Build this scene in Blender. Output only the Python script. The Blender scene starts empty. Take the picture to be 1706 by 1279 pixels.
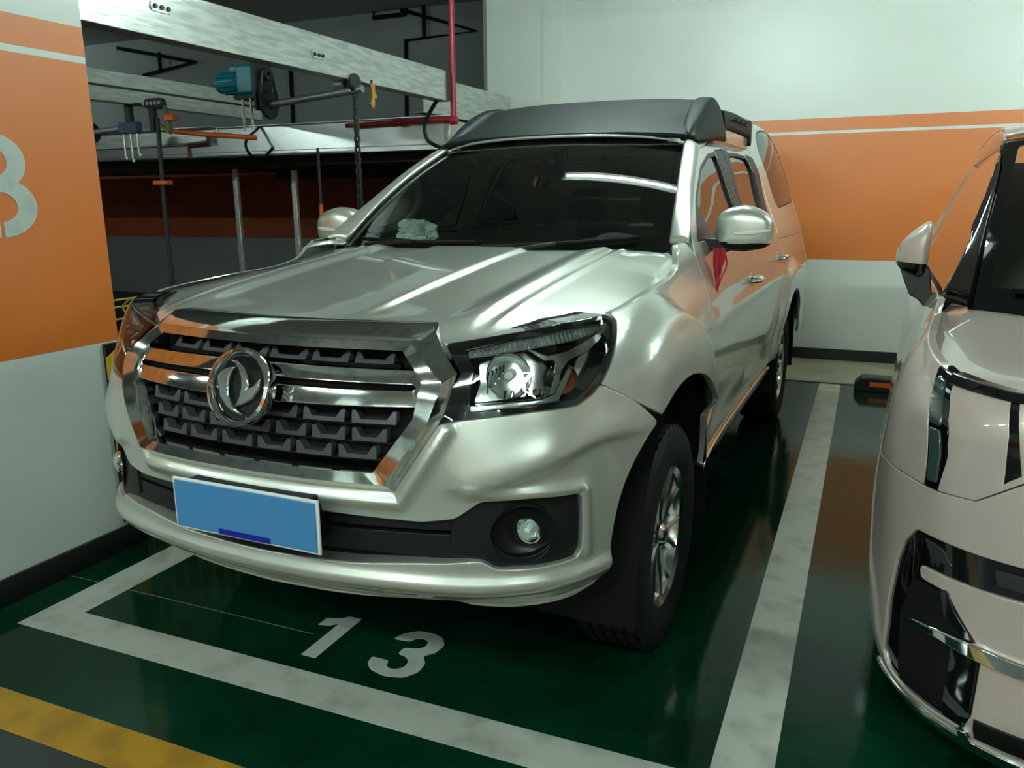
import bpy, math, random
import numpy as np
from mathutils import Vector, Matrix
from mathutils.geometry import delaunay_2d_cdt
random.seed(7)
scn=bpy.context.scene
C=bpy.data.collections.new('parking_garage'); scn.collection.children.link(C)
# ---------------------------------------------------------------- camera
cam=bpy.data.objects.new('camera',bpy.data.cameras.new('camera')); C.objects.link(cam)
cam.data.sensor_fit='HORIZONTAL'; cam.data.sensor_width=36.0; cam.data.lens=36.0*1359.026/1706.0
cam.data.clip_start=.02; cam.data.clip_end=100
_r=((0.91810015,0.39623562,-0.00945727),(0.07929436,-0.20700349,-0.97512151),(-0.38833557,0.8945093,-0.22146919))
# rows: image right, image down, view direction in world axes
_m=Matrix(((_r[0][0],-_r[1][0],-_r[2][0],0),(_r[0][1],-_r[1][1],-_r[2][1],0),(_r[0][2],-_r[1][2],-_r[2][2],0),(0,0,0,1)))
_m=Matrix(((_r[0][0],-_r[1][0],-_r[2][0]),(_r[0][1],-_r[1][1],-_r[2][1]),(_r[0][2],-_r[1][2],-_r[2][2])))
_e=_m.transposed() if False else _m
cam.matrix_world=Matrix.Translation((0,0,1.5))@_e.to_4x4()
scn.camera=cam
# ---------------------------------------------------------------- world, exposure
scn.view_settings.view_transform='Standard'; scn.view_settings.look='None'
scn.view_settings.gamma=1; scn.view_settings.use_curve_mapping=False
scn.view_settings.exposure=0.12
wd=bpy.data.worlds.new('world'); scn.world=wd; wd.use_nodes=True
wd.node_tree.nodes['Background'].inputs[0].default_value=(.75,1,.9,1)
wd.node_tree.nodes['Background'].inputs[1].default_value=.02
# ---------------------------------------------------------------- ceiling lamps: fluorescent battens (x, y, length along, watts)
LAMPS=[(-1.2,4.4,3.25),(1.9,4.4,3.25),(-3.0,-1.6,3.25),(-.2,-1.6,3.25),(2.6,-1.6,3.25),(4.9,4.4,3.25),(3.6,6.6,3.25),(-12.6,8.7,3.90),(-6.4,-1.6,3.25),(-9.8,-1.6,3.25),(-2,-4.8,3.25),(2,-4.8,3.25)]  # last pair: unseen, added to brighten what the chrome reflects
LAMP_GLOW=340      # radiance of the lit tubes: they are the only light in the garage
LAMP_COLOR=(.80,1.0,.92)
# ---------------------------------------------------------------- body shell maths
def hermite(xs,ys,x):
    "monotone-ish cubic (Catmull-Rom, limited) interpolation"
    xs=np.asarray(xs,float);ys=np.asarray(ys,float);x=np.asarray(x,float)
    h=np.diff(xs);sh=(1,)*(ys.ndim-1)
    dl=np.diff(ys,axis=0)/h.reshape((-1,)+sh)
    m=np.zeros_like(ys)
    m[1:-1]=(dl[:-1]*h[1:].reshape((-1,)+sh)+dl[1:]*h[:-1].reshape((-1,)+sh))/(h[1:]+h[:-1]).reshape((-1,)+sh)
    m[0]=dl[0];m[-1]=dl[-1]
    i=np.clip(np.searchsorted(xs,x)-1,0,len(xs)-2)
    xc=np.clip(x,xs[0],xs[-1])
    t=((xc-xs[i])/h[i]).reshape(x.shape+sh);hh=h[i].reshape(x.shape+sh)
    r=(2*t**3-3*t**2+1)*ys[i]+(t**3-2*t**2+t)*hh*m[i]+(-2*t**3+3*t**2)*ys[i+1]+(t**3-t**2)*hh*m[i+1]
    return r
def sm(a,b,x):
    t=np.clip((x-a)/(b-a),0,1); return t*t*(3-2*t)
class Sheet:
    """outer skin of a car body: s runs round the plan curve from the nose centre, z is height; negative s is the mirrored side"""
    def __init__(self,plan,zk,ss,of,feat):
        self.P=np.array(plan,float);self.K=np.array(zk,float);self.ss=np.array(ss,float);self.of=np.array(of,float);self.feat=feat
        self.PS=np.concatenate([[0],np.cumsum(np.hypot(*np.diff(self.P,axis=0).T))])
    def sY(self,Y): return float(np.interp(Y,self.P[:,1],self.PS))
    def plan(self,s):
        p=hermite(self.PS,self.P,s); q=hermite(self.PS,self.P,s+2e-3)-hermite(self.PS,self.P,s-2e-3)
        q/=np.linalg.norm(q,axis=-1,keepdims=True)+1e-12
        return p,np.stack([q[...,1],-q[...,0]],-1)
    def off(self,s,z):
        n=hermite(self.ss,self.of,s); sh=s.shape; n=n.reshape(-1,len(self.K)); zz=z.reshape(-1); K=self.K
        i=np.clip(np.searchsorted(K,zz)-1,0,len(K)-2); h=np.diff(K); dl=np.diff(n,axis=1)/h
        m=np.zeros_like(n);m[:,1:-1]=(dl[:,:-1]*h[1:]+dl[:,1:]*h[:-1])/(h[1:]+h[:-1]);m[:,0]=dl[:,0];m[:,-1]=dl[:,-1]
        zc=np.clip(zz,K[0],K[-1]);t=(zc-K[i])/h[i];r=np.arange(len(zz))
        o=(2*t**3-3*t**2+1)*n[r,i]+(t**3-2*t**2+t)*h[i]*m[r,i]+(-2*t**3+3*t**2)*n[r,i+1]+(t**3-t**2)*h[i]*m[r,i+1]
        return o.reshape(sh)+self.feat(self,s,z)
    def __call__(self,s,z,d=0.0):
        s=np.asarray(s,float);z=np.asarray(z,float)+0*s; sg=np.where(s<0,-1.0,1.0); s=np.abs(s)
        p,n=self.plan(s); q=p+n*(self.off(s,z)+d)[...,None]
        return np.stack([q[...,0]*sg,q[...,1],z],-1)
ZK=[.38,.46,.55,.65,.80,.90,.98,1.06,1.13,1.20,1.28,1.35,1.50,1.65,1.76,1.86,1.96,2.06]
sS=[0,.45,.62,.80,.95,1.15,1.40,1.7,2.4,3.4,4.4,5.0,5.5,6.1,6.75]
OF=[
[-.03,.00,.00,.00,.00,-.005,-.02,-.05,-.10,-.17,-.25,-.32,-.47,-.6,-.7,-.8,-.9,-1],
[-.03,.00,.00,.00,.00,-.005,-.02,-.05,-.10,-.17,-.25,-.32,-.47,-.6,-.7,-.8,-.9,-1],
[-.02,.01,.01,.01,.00,.00,-.02,-.045,-.08,-.15,-.22,-.3,-.45,-.58,-.68,-.78,-.88,-1],
[-.02,.015,.01,.01,.0,.0,-.01,-.035,-.06,-.10,-.20,-.3,-.45,-.58,-.68,-.78,-.88,-1],
[-.02,.01,.0,.0,.0,.0,-.005,-.02,-.045,-.08,-.16,-.3,-.45,-.58,-.68,-.78,-.88,-1],
[-.05,-.02,-.01,-.0,.005,.01,.00,-.01,-.035,-.075,-.13,-.2,-.3,-.4,-.5,-.6,-.7,-.8],
[-.06,-.04,-.02,-.01,.0,.0,-.005,-.02,-.045,-.085,-.13,-.18,-.28,-.38,-.48,-.6,-.7,-.8],
[-.05,-.03,-.015,-.005,.0,.0,-.005,-.02,-.045,-.085,-.12,-.15,-.22,-.28,-.34,-.5,-.6,-.7],
[-.045,-.03,-.015,-.005,.0,.0,-.005,-.012,-.022,-.04,-.062,-.092,-.158,-.213,-.268,-.37,-.5,-.65],
[-.045,-.03,-.015,-.005,.0,.0,.0,-.006,-.016,-.034,-.055,-.085,-.150,-.205,-.26,-.36,-.5,-.65],
[-.045,-.03,-.015,-.005,.0,.0,.0,-.01,-.02,-.045,-.07,-.10,-.16,-.21,-.26,-.32,-.40,-.5],
[-.04,-.02,-.01,.0,.0,.0,.0,-.01,-.02,-.04,-.06,-.085,-.14,-.185,-.225,-.265,-.33,-.50],
[-.04,-.02,-.01,.0,.0,.0,.0,-.01,-.02,-.04,-.06,-.085,-.14,-.185,-.225,-.265,-.33,-.50],
[-.04,-.02,-.01,.0,.0,.0,.0,-.01,-.02,-.04,-.06,-.09,-.15,-.20,-.25,-.30,-.37,-.54],
[-.04,-.02,-.01,.0,.0,.0,.0,-.01,-.02,-.04,-.06,-.09,-.15,-.20,-.25,-.30,-.37,-.54]]


PLAN=[(0,0),(.2,.008),(.4,.04),(.55,.085),(.68,.15),(.78,.235),(.85,.35),(.90,.5),(.925,.7),(.930,1.0),(.915,1.4),(.900,1.8),(.895,2.5),(.902,3.5),(.925,4.2),(.925,4.9),(.912,5.15),(.88,5.25),(.80,5.29),(.60,5.31)]
def seg(s,z,a,b):
    ax,az=a;bx,bz=b;dx,dz=bx-ax,bz-az;t=np.clip(((s-ax)*dx+(z-az)*dz)/(dx*dx+dz*dz),0,1)
    return np.hypot(s-ax-t*dx,z-az-t*dz)
def feat1(self,s,z):
    d=0*s
    for ya,k in ((.99,.045),(4.14,.035)):
        if ya<1:
            ds=s-1.45; r=np.hypot(ds/np.where(ds<0,.78,.54),(z-.385)/.78)
            d=d+(1.1*k*sm(1.085,.995,r)*(1-.22*sm(.94,.74,r))+.004*np.exp(-((r-.98)/.03)**2))*sm(.50,.68,z)*sm(.98,1.22,s+.25*(z-.9))
        else:
            r=np.hypot(s-self.sY(ya),(z-.385)*.92)
            d=d+k*sm(.68,.605,r)*sm(.42,.62,z)*(1-.25*sm(.60,.50,r))
    side=sm(1.9,2.3,s)*sm(6.0,5.8,s)
    d=d+side*(.010*np.exp(-((z-1.03)/.035)**2)-.014*np.exp(-((z-.66)/.09)**2))
    # bumper shoulder: ridge above the fog lamp pocket climbing to the corner
    zr=.815+.095*sm(.58,.98,s);t=z-zr
    d=d+.020*np.where(t>0,np.exp(-(t/.06)**2),np.exp(-(t/.020)**2))*sm(.50,.62,s)*sm(1.20,.98,s)*(1-.45*sm(.78,.92,s))
    # rounded lip round the fog lamp pocket and along the intake
    q=np.minimum(np.minimum(seg(s,z,(.60,.795),(.895,.785)),seg(s,z,(.905,.775),(.912,.61))),1)
    d=d+.010*np.exp(-(q/.016)**2)
    # raised frame hugging the grille
    q=np.minimum(seg(s,z,(0,.768),(.425,.768)),seg(s,z,(.425,.768),(.545,.955)))
    d=d+.014*np.exp(-(q/.018)**2)
    # lower lip: forward ridge, tucked under below it
    w=sm(1.12,.95,s)
    d=d+w*(.014*np.exp(-((z-.552)/.022)**2)-.05*sm(.535,.48,z))
    return d
B1=Sheet(PLAN,ZK,sS,OF,feat1)
PLAN2=[(0,0),(.3,.012),(.55,.05),(.72,.115),(.83,.21),(.905,.34),(.945,.5),(.965,.8),(.965,1.2),(.96,2.0),(.96,3.0),(.955,4.2),(.93,4.8),(.88,4.9)]
ZK2=[.15,.25,.40,.60,.75,.90,1.0,1.06,1.12,1.20,1.35,1.5,1.65,1.8]
SS2=[0,.6,.9,1.15,1.5,2.0,2.8,4.5,5.8]
OF2=[
[-.08,-.01,.0,.0,.0,-.01,-.025,-.05,-.10,-.20,-.4,-.5,-.6,-.7],
[-.08,-.01,.0,.0,.0,-.01,-.025,-.05,-.10,-.20,-.4,-.5,-.6,-.7],
[-.08,-.01,.0,.0,.0,-.01,-.025,-.05,-.10,-.20,-.4,-.5,-.6,-.7],
[-.08,-.02,.0,.0,.0,-.01,-.025,-.045,-.08,-.16,-.3,-.4,-.5,-.6],
[-.08,-.03,.0,.01,.0,-.02,-.04,-.06,-.09,-.14,-.2,-.27,-.35,-.45],
[-.06,-.03,.0,.0,.0,-.02,-.05,-.07,-.095,-.14,-.20,-.27,-.34,-.42],
[-.06,-.03,.0,.0,.0,-.01,-.025,-.045,-.075,-.125,-.195,-.265,-.325,-.40],
[-.06,-.03,.0,.0,.0,-.01,-.02,-.035,-.06,-.11,-.18,-.25,-.31,-.39],
[-.06,-.03,.0,.0,.0,-.01,-.02,-.035,-.06,-.11,-.18,-.25,-.31,-.39]]
B2=Sheet(PLAN2,ZK2,SS2,OF2,lambda self,s,z:0*s)
# ---------------------------------------------------------------- helpers
def tag(o,label=None,cat=None,group=None,kind=None):
    if label:o['label']=label
    if cat:o['category']=cat
    if group:o['group']=group
    if kind:o['kind']=kind
    return o
def thing(name,label,cat,loc=(0,0,0),rz=0,group=None):
    o=bpy.data.objects.new(name,None); C.objects.link(o); o.location=loc; o.rotation_euler=(0,0,rz); o.empty_display_size=.1
    return tag(o,label,cat,group)
def mk(name,V,F,mat,parent=None,N=None,smooth=True,sharp=None,bevel=0):
    me=bpy.data.meshes.new(name); me.from_pydata([tuple(map(float,v)) for v in V],[],[tuple(map(int,f)) for f in F])
    me.materials.append(mat)
    if smooth: me.polygons.foreach_set('use_smooth',[True]*len(me.polygons))
    me.update()
    if N is not None: me.normals_split_custom_set_from_vertices([tuple(map(float,n)) for n in N])
    elif sharp: me.set_sharp_from_angle(angle=math.radians(sharp))
    o=bpy.data.objects.new(name,me); C.objects.link(o)
    if parent: o.parent=parent
    if bevel:
        b=o.modifiers.new('edge','BEVEL'); b.width=bevel; b.segments=2; b.limit_method='ANGLE'; b.angle_limit=math.radians(35)
    return o
class MB:
    "collects boxes, bars, tubes and lathes into one mesh"
    def __init__(s): s.V=[];s.F=[]
    def add(s,V,F):
        k=len(s.V); s.V+= [tuple(v) for v in V]; s.F+=[tuple(i+k for i in f) for f in F]; return s
    def box(s,lo,hi,M=None):
        (a,b,c),(d,e,f)=lo,hi
        V=[(a,b,c),(d,b,c),(d,e,c),(a,e,c),(a,b,f),(d,b,f),(d,e,f),(a,e,f)]
        if M: V=[tuple(M@Vector(v)) for v in V]
        return s.add(V,[(3,2,1,0),(4,5,6,7),(0,1,5,4),(1,2,6,5),(2,3,7,6),(3,0,4,7)])
    def tube(s,pts,r,n=8,closed=False,caps=True):
        P=[Vector(p) for p in pts]; m=len(P); k=len(s.V); rr=r if isinstance(r,(list,tuple)) else [r]*m
        up=None
        for i in range(m):
            t=((P[(i+1)%m]-P[i-1]) if closed else (P[min(i+1,m-1)]-P[max(i-1,0)])).normalized()
            if up is None: up=Vector((0,0,1)) if abs(t.z)<.9 else Vector((1,0,0))
            a=(up-t*up.dot(t)).normalized(); up=a; b=t.cross(a)
            for j in range(n):
                q=P[i]+(a*math.cos(2*math.pi*j/n)+b*math.sin(2*math.pi*j/n))*rr[i]; s.V.append(tuple(q))
        for i in range(m if closed else m-1):
            for j in range(n):
                a0=k+i*n+j;a1=k+i*n+(j+1)%n;i2=(i+1)%m
                s.F.append((a0,a1,k+i2*n+(j+1)%n,k+i2*n+j))
        if caps and not closed:
            s.F.append(tuple(k+j for j in range(n))[::-1]); s.F.append(tuple(k+(m-1)*n+j for j in range(n)))
        return s
    def lathe(s,prof,origin,axis,n=48,ref=None,closed=False):
        "prof: (radius, height along axis)"
        A=Vector(axis).normalized(); U=Vector(ref) if ref else (Vector((0,0,1)) if abs(A.z)<.9 else Vector((1,0,0)))
        U=(U-A*U.dot(A)).normalized(); W=A.cross(U); O=Vector(origin); k=len(s.V); m=len(prof)
        for r,h in prof:
            for j in range(n):
                t=2*math.pi*j/n; s.V.append(tuple(O+A*h+(U*math.cos(t)+W*math.sin(t))*r))
        for i in range(m if closed else m-1):
            i2=(i+1)%m
            for j in range(n):
                s.F.append((k+i*n+j,k+i*n+(j+1)%n,k+i2*n+(j+1)%n,k+i2*n+j))
        return s
    def prism(s,poly,f0,f1):
        "poly 2D list, f0/f1 map a 2D point to 3D front / back"
        n=len(poly); k=len(s.V)
        s.V+=[tuple(f0(p)) for p in poly]+[tuple(f1(p)) for p in poly]
        s.F.append(tuple(k+i for i in range(n))); s.F.append(tuple(k+n+i for i in range(n))[::-1])
        for i in range(n): s.F.append((k+i,k+n+i,k+n+(i+1)%n,k+(i+1)%n))
        return s
    def build(s,name,mat,parent=None,smooth=True,sharp=35,bevel=0):
        return mk(name,s.V,s.F,mat,parent,smooth=smooth,sharp=sharp,bevel=bevel)
def area2(p): p=np.array(p); x,y=p[:,0],p[:,1]; return float(np.dot(x,np.roll(y,-1))-np.dot(y,np.roll(x,-1)))
def rnd(poly,r,n=5):
    "fillet polygon corners; r a number or one per corner"
    out=[];m=len(poly);P=[np.array(p[:2],float) for p in poly]
    for i in range(m):
        a,b,c=P[i-1],P[i],P[(i+1)%m]; ri=r[i] if isinstance(r,(list,tuple)) else r
        u=a-b;v=c-b;lu=np.linalg.norm(u);lv=np.linalg.norm(v);t=min(ri,lu*.49,lv*.49)
        if t<1e-4: out.append(tuple(b));continue
        p=b+u/lu*t;q=b+v/lv*t
        for k in range(n+1):
            w=k/n; out.append(tuple((1-w)**2*p+2*w*(1-w)*b+w*w*q))
    return out
def dens(poly,res):
    out=[];m=len(poly)
    for i in range(m):
        a=np.array(poly[i],float);b=np.array(poly[(i+1)%m],float);k=max(1,int(math.ceil(np.linalg.norm(b-a)/res)))
        for j in range(k): out.append(a+(b-a)*j/k)
    return np.array(out)
def pip(pts,poly):
    x,y=pts[:,0],pts[:,1];ins=np.zeros(len(pts),bool);n=len(poly)
    for i in range(n):
        x1,y1=poly[i];x2,y2=poly[(i+1)%n]
        c=((y1>y)!=(y2>y))&(x<(x2-x1)*(y-y1)/((y2-y1) if y2!=y1 else 1e-12)+x1); ins^=c
    return ins
def dist(pts,poly):
    d=np.full(len(pts),1e9)
    for i in range(len(poly)):
        a=poly[i];b=poly[(i+1)%len(poly)];ab=b-a;t=np.clip(((pts-a)@ab)/(ab@ab+1e-15),0,1)
        d=np.minimum(d,np.linalg.norm(pts-(a+t[:,None]*ab),axis=1))
    return d
def pgeo(mp,outer,holes=(),d=0.,res=.03,thick=.02,bev=.003,flip=False):
    loops=[dens(outer if area2(outer)>0 else outer[::-1],res)]
    for h in holes: loops.append(dens(h[::-1] if area2(h)>0 else h,res))
    lo=loops[0].min(0);hi=loops[0].max(0)
    gx=np.arange(lo[0]+res*.5,hi[0],res);gy=np.arange(lo[1]+res*.5,hi[1],res)
    G=np.array(np.meshgrid(gx,gy)).reshape(2,-1).T
    if len(G):
        k=pip(G,loops[0])&(dist(G,loops[0])>res*.4)
        for h in loops[1:]: k&=~pip(G,h)&(dist(G,h)>res*.4)
        G=G[k]
    pts=np.concatenate(loops+([G] if len(G) else []))
    E=[];o=0
    for l in loops:
        E+=[(o+i,o+(i+1)%len(l)) for i in range(len(l))]; o+=len(l)
    r=delaunay_2d_cdt([Vector(p) for p in pts],E,[],0,1e-6)
    P=np.array([tuple(v) for v in r[0]]);T=np.array([f for f in r[2] if len(f)==3])
    cen=P[T].mean(1);k=pip(cen,loops[0])
    for h in loops[1:]: k&=~pip(cen,h)
    T=T[k]
    a=P[T];ar=(a[:,1,0]-a[:,0,0])*(a[:,2,1]-a[:,0,1])-(a[:,1,1]-a[:,0,1])*(a[:,2,0]-a[:,0,0])
    T[ar<0]=T[ar<0][:,::-1]
    def nrm(uv):
        e=2e-3;u,v=uv[:,0],uv[:,1]
        n=np.cross(mp(u+e,v,d)-mp(u-e,v,d),mp(u,v+e,d)-mp(u,v-e,d)); return n/(np.linalg.norm(n,axis=1,keepdims=True)+1e-12)
    V=[mp(P[:,0],P[:,1],d)];N=[nrm(P)];F=[tuple(t) for t in T];k=len(P)
    if thick>0:
        for l in loops:
            n=len(l);t=np.roll(l,-1,0)-np.roll(l,1,0);t/=np.linalg.norm(t,axis=1,keepdims=True)+1e-12
            w=np.stack([t[:,1],-t[:,0]],1)
            v0=mp(l[:,0],l[:,1],d);q=l+w*bev;v1=mp(q[:,0],q[:,1],d-bev);v2=mp(q[:,0],q[:,1],d-thick)
            nn=nrm(l); q2=mp(l[:,0]+w[:,0]*.004,l[:,1]+w[:,1]*.004,d)-mp(l[:,0]-w[:,0]*.004,l[:,1]-w[:,1]*.004,d)
            q2/=np.linalg.norm(q2,axis=1,keepdims=True)+1e-12
            V+=[v0,v1,v2];N+=[nn,q2,q2]
            for i in range(n):
                j=(i+1)%n
                F.append((k+j,k+i,k+n+i,k+n+j));F.append((k+n+j,k+n+i,k+2*n+i,k+2*n+j))
            k+=3*n
    return np.concatenate(V),F,np.concatenate(N)
def mirror_geo(g):
    V,F,N=g;V=V.copy();N=N.copy();V[:,0]*=-1;N[:,0]*=-1
    return V,[f[::-1] for f in F],N
def join(gs):
    V=[];F=[];N=[];k=0
    for v,f,n in gs:
        V.append(v);N.append(n);F+=[tuple(i+k for i in t) for t in f];k+=len(v)
    return np.concatenate(V),F,np.concatenate(N)
def panel(name,mp,outer,mat,parent,holes=(),d=0.,res=.03,thick=.02,bev=.003,side=1,both=False):
    "side -1: the mirrored panel; both: panel and its mirror image in one mesh"
    g=pgeo(mp,outer,holes,d,res,thick,bev)
    if both: g=join([g,mirror_geo(g)])
    elif side<0: g=mirror_geo(g)
    return mk(name,g[0],g[1],mat,parent,N=g[2])
def mpS(S): return lambda u,v,d:S(u,v,d)
def mpZ(fz): return lambda u,v,d: np.stack([u,v,fz(u,v)+d],-1)
def grid(rows,nu=6,nv=6,closed=False):
    "interpolating surface through rows of control points -> V,F"
    R_=np.array(rows,float);m,n=R_.shape[:2]
    a=hermite(np.arange(m),R_,np.linspace(0,m-1,(m-1)*nu+1))
    b=hermite(np.arange(n),np.swapaxes(a,0,1),np.linspace(0,n-1,(n-1)*nv+1));b=np.swapaxes(b,0,1)
    M,K=b.shape[:2];V=b.reshape(-1,3);F=[]
    for i in range(M-1):
        for j in range(K-1): F.append((i*K+j,i*K+j+1,(i+1)*K+j+1,(i+1)*K+j))
    return V,F
def gsurf(name,rows,mat,parent,nu=6,nv=6,flip=False,solid=.012,side=1,sharp=50):
    V,F=grid(rows,nu,nv)
    if side<0: V=V*np.array([-1,1,1]);flip=not flip
    if flip: F=[f[::-1] for f in F]
    o=mk(name,V,F,mat,parent,sharp=sharp)
    if solid:
        m=o.modifiers.new('sheet','SOLIDIFY');m.thickness=solid;m.offset=-1
    return o
def blob(V0,fn,nu=40,nv=24):
    V=[];F=[]
    for i in range(nv+1):
        for j in range(nu):
            V.append(fn(j/nu*2*math.pi,(i/nv-.5)*math.pi))
    for i in range(nv):
        for j in range(nu): F.append((i*nu+j,i*nu+(j+1)%nu,(i+1)*nu+(j+1)%nu,(i+1)*nu+j))
    return V,F
# ---------------------------------------------------------------- materials
def mat(name,col,rough=.5,metal=0.,coat=0.,coatr=.03,spec=.5,noise=None,bump=None,emit=None,trans=None):
    m=bpy.data.materials.new(name);m.use_nodes=True;nt=m.node_tree;b=nt.nodes['Principled BSDF']
    b.inputs['Base Color'].default_value=(*col,1);b.inputs['Roughness'].default_value=rough;b.inputs['Metallic'].default_value=metal
    b.inputs['Coat Weight'].default_value=coat;b.inputs['Coat Roughness'].default_value=coatr;b.inputs['Specular IOR Level'].default_value=spec
    if emit: b.inputs['Emission Color'].default_value=(*emit[0],1);b.inputs['Emission Strength'].default_value=emit[1]
    if noise:  # (scale, second colour, low, high)
        tc=nt.nodes.new('ShaderNodeTexCoord');n=nt.nodes.new('ShaderNodeTexNoise');n.inputs['Scale'].default_value=noise[0];n.inputs['Detail'].default_value=6
        r=nt.nodes.new('ShaderNodeValToRGB');r.color_ramp.elements[0].position=noise[2];r.color_ramp.elements[1].position=noise[3]
        r.color_ramp.elements[0].color=(*col,1);r.color_ramp.elements[1].color=(*noise[1],1)
        nt.links.new(tc.outputs['Object'],n.inputs['Vector']);nt.links.new(n.outputs['Fac'],r.inputs[0]);nt.links.new(r.outputs[0],b.inputs['Base Color'])
    if bump:
        tc=nt.nodes.new('ShaderNodeTexCoord');n=nt.nodes.new('ShaderNodeTexNoise');n.inputs['Scale'].default_value=bump[0];n.inputs['Detail'].default_value=4
        bp=nt.nodes.new('ShaderNodeBump');bp.inputs['Strength'].default_value=bump[1];bp.inputs['Distance'].default_value=.01
        nt.links.new(tc.outputs['Object'],n.inputs['Vector']);nt.links.new(n.outputs['Fac'],bp.inputs['Height']);nt.links.new(bp.outputs[0],b.inputs['Normal'])
    return m
def streak(m,sc):
    'stretch the noise of a material along the object'
    nt=m.node_tree
    for n in list(nt.nodes):
        if n.bl_idname=='ShaderNodeTexNoise':
            mp_=nt.nodes.new('ShaderNodeMapping');mp_.inputs['Scale'].default_value=sc;src=n.inputs['Vector'].links[0].from_socket
            nt.links.new(src,mp_.inputs['Vector']);nt.links.new(mp_.outputs[0],n.inputs['Vector'])
    return m
def glassmat(name,tint,ior=1.5,rough=0.0,refl=(1,1,1)):
    m=bpy.data.materials.new(name);m.use_nodes=True;nt=m.node_tree;nt.nodes.clear()
    o=nt.nodes.new('ShaderNodeOutputMaterial');mx=nt.nodes.new('ShaderNodeMixShader');t=nt.nodes.new('ShaderNodeBsdfTransparent')
    g=nt.nodes.new('ShaderNodeBsdfGlossy');f=nt.nodes.new('ShaderNodeFresnel');f.inputs['IOR'].default_value=ior
    t.inputs[0].default_value=(*tint,1);g.inputs['Color'].default_value=(*refl,1);g.inputs['Roughness'].default_value=rough
    nt.links.new(f.outputs[0],mx.inputs[0]);nt.links.new(t.outputs[0],mx.inputs[1]);nt.links.new(g.outputs[0],mx.inputs[2]);nt.links.new(mx.outputs[0],o.inputs[0])
    return m
def bandmat(name,bands,rough=.35,dirt=.06):
    "paint whose colour changes with height above the floor: bands=[(z_top,colour),...]"
    m=bpy.data.materials.new(name);m.use_nodes=True;nt=m.node_tree;b=nt.nodes['Principled BSDF'];b.inputs['Roughness'].default_value=rough
    g=nt.nodes.new('ShaderNodeNewGeometry');s=nt.nodes.new('ShaderNodeSeparateXYZ');nt.links.new(g.outputs['Position'],s.inputs[0])
    prev=None
    for z,c in bands:
        if prev is None:
            rgb=nt.nodes.new('ShaderNodeRGB');rgb.outputs[0].default_value=(*c,1);prev=rgb.outputs[0];last=z;continue
        gt=nt.nodes.new('ShaderNodeMath');gt.operation='GREATER_THAN';gt.inputs[1].default_value=last;nt.links.new(s.outputs[2],gt.inputs[0])
        mx=nt.nodes.new('ShaderNodeMix');mx.data_type='RGBA';nt.links.new(gt.outputs[0],mx.inputs[0]);nt.links.new(prev,mx.inputs[6]);mx.inputs[7].default_value=(*c,1)
        prev=mx.outputs[2];last=z
    n=nt.nodes.new('ShaderNodeTexNoise');n.inputs['Scale'].default_value=1.3;n.inputs['Detail'].default_value=5;nt.links.new(g.outputs['Position'],n.inputs['Vector'])
    mr=nt.nodes.new('ShaderNodeMapRange');mr.inputs[1].default_value=.3;mr.inputs[2].default_value=.7;mr.inputs[3].default_value=1-dirt*1.5;mr.inputs[4].default_value=1.0
    nt.links.new(n.outputs['Fac'],mr.inputs[0])
    mu=nt.nodes.new('ShaderNodeMix');mu.data_type='RGBA';mu.blend_type='MULTIPLY';mu.inputs[0].default_value=1
    nt.links.new(prev,mu.inputs[6]);nt.links.new(mr.outputs[0],mu.inputs[7]);nt.links.new(mu.outputs[2],b.inputs['Base Color'])
    return m
WHITE=(.68,.74,.70);ORANGE=(.72,.195,.035)
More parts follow.
